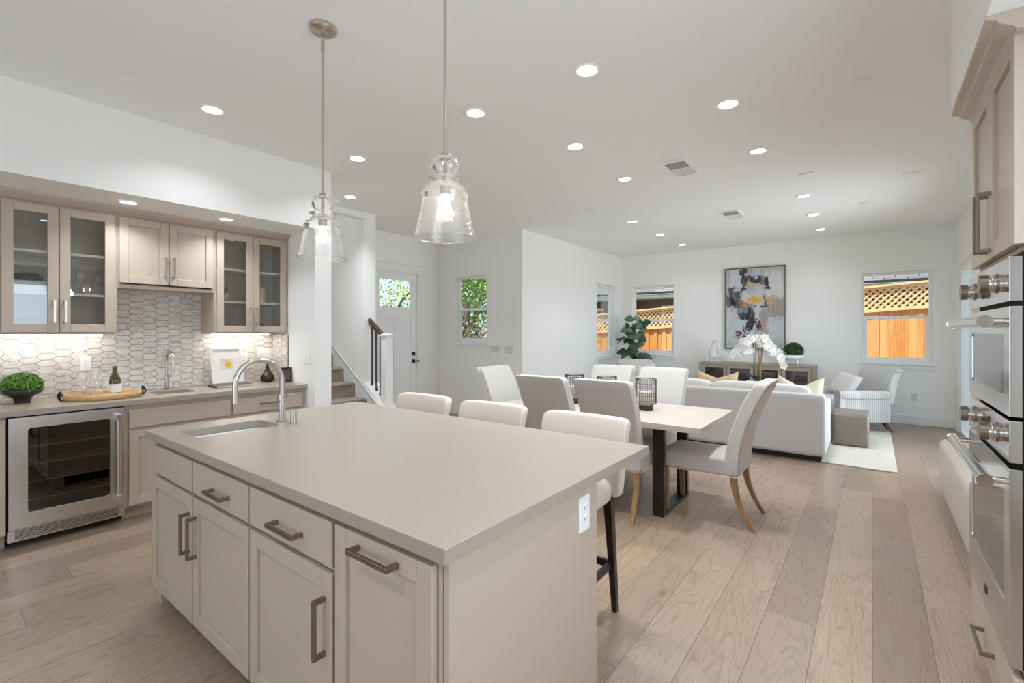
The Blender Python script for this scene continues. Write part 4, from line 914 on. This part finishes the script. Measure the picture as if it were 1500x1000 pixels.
def pillow(name, label, loc, rot, w, h, th, mat, notch=.0, grp=None):
    V, F, n = [], [], 14
    for sd in (1, -1):
        for i in range(n+1):
            for j in range(n+1):
                u, v = -1+2*i/n, -1+2*j/n
                e = 1-.06*(1-u*u)*abs(v)**2; g = 1-.06*(1-v*v)*abs(u)**2
                T = th*((1-u**4)*(1-v**4))**.5
                z = v*h/2*e
                if notch: z -= notch*max(0, 1-abs(u))**.9*max(0, (v+.3)/1.3)
                V.append((u*w/2*g, sd*T/2, z))
    N = (n+1)**2
    for k in (0, 1):
        for i in range(n):
            for j in range(n):
                q = (k*N+i*(n+1)+j, k*N+(i+1)*(n+1)+j, k*N+(i+1)*(n+1)+j+1, k*N+i*(n+1)+j+1); F.append(q if k else q[::-1])
    m = MB().add(V, F, True); o = obj(name, m, mat, recalc=False); o.location = loc; o.rotation_euler = rot
    return tag(o, label, 'pillow', grp)
pillow('throw_pillow', 'tan chopped throw pillow on the left part of the sofa', (-1.66, 6.70, .70), (-.25, 0, .1), .52, .46, .15, TAN, .09)
pillow('throw_pillow', 'cream chopped throw pillow at the right end of the sofa', (-.70, 6.66, .695), (-.25, 0, -.05), .50, .46, .15, BEIGE, .13)
t = thing('ottoman', 'taupe leather cube ottoman on the rug beside the sofa', 'ottoman', (-.225, 7.50, .015))
obj('cube_body', MB().soft((0, 0, .205), (.195, .27, .20), 26, 10), LEATHER, t)
t = thing('coffee_table', 'low pale coffee table hidden behind the sofa', 'table', (-1.45, 7.62, .015))
obj('tabletop', B(-.5, .5, -.3, .3, .38, .42), TABLEW, t, bevel=.004)
for x in (-.46, .46):
    for y in (-.26, .26): obj('leg', B(x-.02, x+.02, y-.02, y+.02, 0, .38), BLACK, t)
# orchid
t = thing('orchid', 'white orchid with many sprays rising behind the sofa', 'plant', (-1.34, 7.60, .436))
obj('pot', MB().lathe([(0, 0), (.075, 0), (.10, .05), (.13, .14), (.135, .30), (.125, .305), (.12, .29), (0, .285)], n=32), CERAM, t)
m = MB(); rn = random.Random(8)
for i in range(11):
    a = i*2.4+.3; L = rn.uniform(.13, .2); d = Vector((math.cos(a), math.sin(a), 0)); sd = Vector((-d.y, d.x, 0)); V = []
    for k in range(6):
        f = k/5; p = Vector((0, 0, .29))+d*L*f+Vector((0, 0, .11*math.sin(f*2.2)-.03*f)); wd = .034*math.sin(PI*(.12+.86*f)); V += [p-sd*wd, p+Vector((0, 0, -.006)), p+sd*wd]
    m.add(V, [q for k in range(5) for q in ((k*3, k*3+1, k*3+4, k*3+3), (k*3+1, k*3+2, k*3+5, k*3+4))], True)
obj('leaf_rosette', m, ORCHL, t, recalc=False)
def blossom(m, c, d, s):
    d = d.normalized(); a = d.orthogonal().normalized(); b = d.cross(a); a2 = Matrix.Rotation(rn.random()*6, 3, d) @ a
    for k in range(5):
        q = Matrix.Rotation(k*2*PI/5, 3, d) @ a2; r_ = d.cross(q); wd = s*(.62 if k % 2 else .42)
        m.add([c, c+q*s*.5+r_*wd+d*s*.18, c+q*s*1.0+d*s*.05, c+q*s*.5-r_*wd+d*s*.18], [(0, 1, 2, 3)], True)
    m.soft(tuple(c+d*s*.15), (s*.16, s*.16, s*.16), 2.2, 2)
for (dx, dy, top, ex, dr) in ((-.03, .02, .90, -.27, -.25), (.0, -.03, .96, -.15, -.16), (.03, .03, .95, .16, -.22), (.05, -.01, .86, .27, -.30), (-.02, -.02, .78, -.26, -.12), (.01, .04, .93, .04, -.1)):
    P = [Vector((dx, dy, .24)), Vector((dx*1.2, dy*1.4, .55)), Vector((dx*1.6, dy*1.5, top-.06))]
    for k in range(1, 7):
        f = k/6; P.append(Vector((dx*1.6+ex*f, dy*1.5-.05*f, top-.06+.07*math.sin(f*PI*.6)+dr*f*f)))
    s_ = obj('flower_stem', MB().tube(P, [.009, .009, .008]+[.0045]*(len(P)-3), 6), CANE, t)
    m = MB()
    for k in range(3, 9):
        for _ in range(3): blossom(m, P[k]+Vector((rn.uniform(-.035, .035), rn.uniform(-.05, .0), rn.uniform(-.04, .03))), Vector((rn.uniform(-.6, .6), -1, rn.uniform(-.3, .4))), rn.uniform(.046, .062))
    obj('blossoms', m, PETAL, s_, recalc=False)
# console
t = thing('console_cabinet', 'washed wood console with four dark glass doors under the painting', 'console', (-1.675, 9.20, 0))
hw = .925
m = MB().box(-hw, hw, 0, .40, .845, .88).box(-hw, -hw+.05, 0, .40, .0, .845).box(hw-.05, hw, 0, .40, .0, .845).box(-hw+.05, hw-.05, .385, .40, .12, .845).box(-hw+.05, hw-.05, .012, .385, .12, .15)
obj('body', m, CONSW, t, bevel=.002)
obj('interior', B(-hw+.051, hw-.051, .36, .384, .151, .844), VOID, t)
dw = (2*hw-.1)/4
for i in range(4):
    a = -hw+.05+i*dw; d = obj('door', frame(a+.004, a+dw-.004, .155, .84, .055, .004, .024), CONSW, t, bevel=.002)
    obj('glass_pane', B(a+.055, a+dw-.055, .012, .016, .205, .79), DARKGLASS, d)
t = thing('horse_bust', 'small white and gold sculpture at the left end of the console', 'sculpture', (-2.36, 9.38, .8805))
obj('plinth', B(-.10, .10, -.06, .06, 0, .09), plain('marble_plinth', lin(206, 200, 190), .4, vary=.1), t, bevel=.004)
MARB = plain('veined_white', lin(222, 218, 222), .4, vary=.16, scale=14)
m = MB().tube([(-.03, 0, .09), (-.04, 0, .15), (-.035, 0, .22), (-.01, 0, .29), (.02, 0, .335), (.045, 0, .325), (.06, 0, .28), (.07, 0, .22), (.075, 0, .17)], [.075, .085, .08, .07, .058, .056, .05, .038, .03], 14)
m.tube([(.0, -.03, .35), (.0, -.035, .40)], [.016, .003], 6).tube([(.0, .03, .35), (.0, .035, .40)], [.016, .003], 6)
obj('horse_head', m, MARB, t)
m = MB(); rn = random.Random(5)
for i in range(16):
    f = i/15; p = Vector((-.095+.09*f, rn.uniform(-.02, .02), .14+.24*f)); m.soft(tuple(p), (.03, .035, .025), 2.5, 3)
obj('mane', m, plain('gold_wash', lin(186, 176, 148), .4, vary=.3, scale=12), t)
t = thing('topiary', 'boxwood half ball in a white footed bowl on the console', 'plant', (-1.075, 9.38, .8815))
obj('bowl', MB().lathe([(0, .085), (.10, .085), (.135, .10), (.145, .13), (.145, .165), (.135, .165), (0, .16)], n=32), CERAM, t)
for k in range(3): a = k*2*PI/3-.9; obj('foot', MB().cyl((.10*math.cos(a), .10*math.sin(a), 0), (.08*math.cos(a), .08*math.sin(a), .09), .012, .022, 12), CERAM, t)
m = MB().soft((0, 0, .225), (.125, .125, .125), 2.2, 6); q = globe_leaves(1300, (0, 0, .215), (.148, .148, .165), .014, 14); m.add(q.v, q.f)
obj('foliage', m, TOPI, t, recalc=False)
# painting: procedural abstract strokes
def painting_mat():
    t = NT('abstract_paint'); co = t.co(); s = t.n('ShaderNodeSeparateXYZ', {0: co})
    n1 = t.n('ShaderNodeTexNoise', {'Vector': co, 'Scale': 5.0, 'Detail': 5.0, 'Roughness': .6}).outputs['Color']
    wv = t.n('ShaderNodeVectorMath', {0: co, 1: t.n('ShaderNodeVectorMath', {0: t.n('ShaderNodeVectorMath', {0: n1, 1: (.5, .5, .5)}, operation='SUBTRACT').outputs[0], 'Scale': .26}, operation='SCALE').outputs[0]}, operation='ADD').outputs[0]
    n2 = t.n('ShaderNodeTexNoise', {'Vector': t.mapping(co, (1, 1, 2.2)), 'Scale': 17.0, 'Detail': 3.0}).outputs['Color']
    wv = t.n('ShaderNodeVectorMath', {0: wv, 1: t.n('ShaderNodeVectorMath', {0: t.n('ShaderNodeVectorMath', {0: n2, 1: (.5, .5, .5)}, operation='SUBTRACT').outputs[0], 'Scale': .14}, operation='SCALE').outputs[0]}, operation='ADD').outputs[0]
    ws = t.n('ShaderNodeSeparateXYZ', {0: wv}); U, V = ws.outputs[0], ws.outputs[2]
    base = t.ramp(t.noise(t.mapping(co, (1, 1, .5)), 2.6, 4, .6, .8), [(.3, lin(150, 154, 162)), (.5, lin(190, 191, 196)), (.7, lin(214, 212, 212))])
    dry = t.noise(t.mapping(co, (14, 14, 2.2)), 3, 3)
    def stroke(base, cx, cz, hx, hz, col, soft=.5):
        a = t.math('DIVIDE', t.math('ABSOLUTE', t.math('SUBTRACT', U, cx)), hx); b = t.math('DIVIDE', t.math('ABSOLUTE', t.math('SUBTRACT', V, cz)), hz)
        d = t.math('SUBTRACT', 1.12, t.math('MAXIMUM', a, b)); d = t.math('ADD', d, t.math('MULTIPLY', t.math('SUBTRACT', dry, .5), 1.3))
        k = t.ramp(d, [(.0, (0, 0, 0)), (.5*soft+.05, (1, 1, 1))])
        return t.mix(k, base, lin(*col))
    for a in ((-.3, .55, .12, .2, (206, 208, 212)), (.33, .42, .16, .22, (214, 212, 210)), (.36, .0, .14, .16, (162, 148, 142)), (-.17, .52, .05, .26, (58, 62, 74)), (.02, .50, .16, .09, (50, 54, 68)), (.0, .44, .14, .03, (214, 172, 88)), (.22, .46, .035, .12, (40, 42, 52)),
              (-.34, .18, .13, .19, (84, 84, 90)), (-.36, .14, .05, .08, (36, 34, 40)), (-.02, .20, .16, .13, (206, 204, 204)), (.0, .15, .11, .055, (226, 170, 66)), (-.18, .08, .06, .03, (208, 120, 48)), (.26, .12, .06, .10, (206, 164, 116)), (.12, .03, .13, .018, (74, 52, 48)), (.19, .12, .016, .1, (84, 58, 52)),
              (-.16, -.1, .12, .14, (48, 54, 66)), (-.06, -.22, .07, .22, (36, 40, 50)), (-.22, -.03, .12, .05, (120, 132, 138)), (-.24, -.28, .1, .08, (190, 200, 200)), (.08, -.2, .035, .26, (206, 208, 210)), (.14, -.28, .07, .22, (176, 152, 144)), (-.28, -.46, .045, .06, (92, 58, 58)), (-.16, -.5, .02, .14, (46, 50, 64)), (.06, -.34, .03, .08, (96, 66, 60)), (.24, -.13, .14, .05, (148, 156, 154))):
        base = stroke(base, *a)
    sc = t.noise(t.mapping(co, (26, 1, 3.2), rot=(0, .5, 0)), 1.4, 4, .7, .5)
    base = t.mix(t.ramp(sc, [(.55, (0, 0, 0)), (.72, (.6, .6, .6))]), base, lin(206, 206, 208))
    base = t.mix(t.ramp(t.noise(t.mapping(co, (9, 1, 22)), 1.3, 4, .7, .6), [(.62, (0, 0, 0)), (.74, (.5, .5, .5))]), base, lin(96, 98, 108))
    return t.set(col=base, rough=.6)
t = thing('abstract_painting', 'large framed grey, ochre and navy abstract painting above the console', 'painting', (-1.735, 9.65, 1.88))
obj('canvas', B(-.485, .485, -.04, -.012, -.74, .74), painting_mat(), t)
obj('picture_frame', frame(-.505, .505, -.76, .76, .014, -.05, -.001), plain('frame_wood', lin(120, 106, 96), .5), t)
# armchairs
def armchair():
    t = thing('armchair', 'striped rolled-arm armchair by the right window, holding a cream pillow', 'armchair', (-.27, 8.74, .015), -.98, 'striped armchairs')
    obj('seat_base', MB().soft((0, 0, .25), (.36, .37, .12), 14, 8), STRX, t)
    obj('seat_cushion', MB().soft((0, -.06, .40), (.265, .34, .065), 6, 8), CUSH, t)
    for s in (-1, 1):
        a = obj('arm', MB().box(s*.275, s*.365, -.37, .33, .13, .50), STRY, t, bevel=.01)
        obj('arm_roll', MB().soft((s*.335, -.02, .525), (.07, .36, .062), 4, 8), STRY, a)
        obj('arm_front', MB().prism([(s*.335+.072*math.cos(q), .525+.064*math.sin(q)) for q in [i*PI/12-.35 for i in range(15)]]+[(s*.275, .14), (s*.368, .14)][::(1 if s > 0 else 1)] if s > 0 else [(s*.335+.072*math.cos(q), .525+.064*math.sin(q)) for q in [i*PI/12-.35 for i in range(15)]]+[(-.368, .14), (-.275, .14)], 1, -.385, -.37), LEATHER if 0 else plain('ticking_grey', lin(166, 166, 172), .9), a)
    def rake(x, y, z): f = max(0, (z-.3)/.6); return (x*(1+.03*f), y+.10*f+.10*max(0, f-.72)/.28*max(0, f-.72)/.28*.9, z)
    obj('backrest', MB().soft((0, .32, .58), (.35, .062, .32), 9, 14, rake), STRX, t)
    for sx in (-1, 1):
        obj('leg', curved_leg((sx*.29, .30, sx*.30, .38), .14, .028), WALNUT, t); obj('leg', leg4((sx*.29, -.31), (sx*.29, -.31), .016, .026, .14), WALNUT, t)
    return t
ac = armchair()
dup(ac, (-3.35, 8.35, .015), .75, 'striped armchair in the far left corner beside the fig plant')
pillow('throw_pillow', 'cream linen pillow on the striped armchair by the right window', (-.33, 8.735, .655), (-.50, .12, -.98), .52, .36, .12, CUSH)
pillow('throw_pillow', 'cream pillow on the corner armchair beside the fig plant', (-3.27, 8.27, .685), (-.42, 0, .75), .42, .42, .13, CREAM, .06)
# fig plant
t = thing('fig_plant', 'fiddle leaf fig with dark bluish leaves in the far left corner', 'plant', (-3.93, 9.18, 0))
obj('pot', MB().lathe([(0, 0), (.13, 0), (.17, .30), (.16, .31), (.155, .28), (0, .27)], n=28), CERAM, t)
m = MB().tube([(0, 0, .27), (.01, 0, .7), (.02, -.01, 1.05), (-.01, .0, 1.4), (.03, 0, 1.7)], [.016, .014, .011, .008, .004], 8)
rn = random.Random(12); L = MB(); ends = []
for i in range(9):
    z = .85+.085*i; a = i*2.4; p = Vector((.01, 0, z)); q = p+Vector((math.cos(a)*.22, math.sin(a)*.14, .10)); m.tube([tuple(p), tuple((p+q)/2+Vector((0, 0, .03))), tuple(q)], [.007, .005, .003], 6); ends += [q, (p+q)/2]
ends += [Vector((.02, 0, 1.6)), Vector((.03, 0, 1.72))]
for e in ends:
    for _ in range(3):
        a = rn.random()*2*PI; d = Vector((math.cos(a), math.sin(a)*.5, rn.uniform(-.5, .7))).normalized(); sd = d.cross(Vector((rn.uniform(-.3, .7), rn.uniform(-1.3, -.4), rn.uniform(0, .7)))).normalized(); nn = d.cross(sd); ln_ = rn.uniform(.14, .21); V = []
        for k in range(6):
            f = k/5; c = e+d*ln_*f+Vector((0, 0, -.05*f*f)); wd = ln_*.40*math.sin(PI*(.05+.9*f**.8)); V += [c-sd*wd+nn*.012, c, c+sd*wd+nn*.012]
        L.add(V, [q for k in range(5) for q in ((k*3, k*3+1, k*3+4, k*3+3), (k*3+1, k*3+2, k*3+5, k*3+4))], True)
obj('stem', m, BARK, t); obj('foliage', L, FIG, t, recalc=False)
# bench at right
t = thing('upholstered_bench', 'low greige upholstered bench along the right wall beyond the ovens', 'bench', (.71, 4.6, 0))
obj('cushion_body', MB().soft((0, 0, .285), (.25, 1.15, .225), 10, 12), BENCHC, t); obj('plinth', B(-.21, .21, -1.08, 1.08, .0, .07), ESPRESSO, t)
# wall plates
plate('intercom_plate', 'white wall plate with two black dots under the entry window', (-4.93, 5.97, 1.163), 0, .20, .105, 'thermo', PLATE, cat='wall plate')
for x in (-4.955, -4.905): pass
t = bpy.data.objects['intercom_plate']; obj('lens', MB().cyl((-.025, -.0075, .02), (-.025, -.006, .02), .012).cyl((.03, -.0075, .02), (.03, -.006, .02), .012), BLACK, t)
plate('switch_plate', 'white triple switch plate on the entry wall near the corner', (-4.63, 5.97, 1.155), 0, .15, .115, 'switch', PLATE, cat='switch')
plate('outlet_plate', 'white socket plate low on the far wall beside the armchair', (.512, 9.65, .43), 0, .075, .12, 'outlet', PLATE)
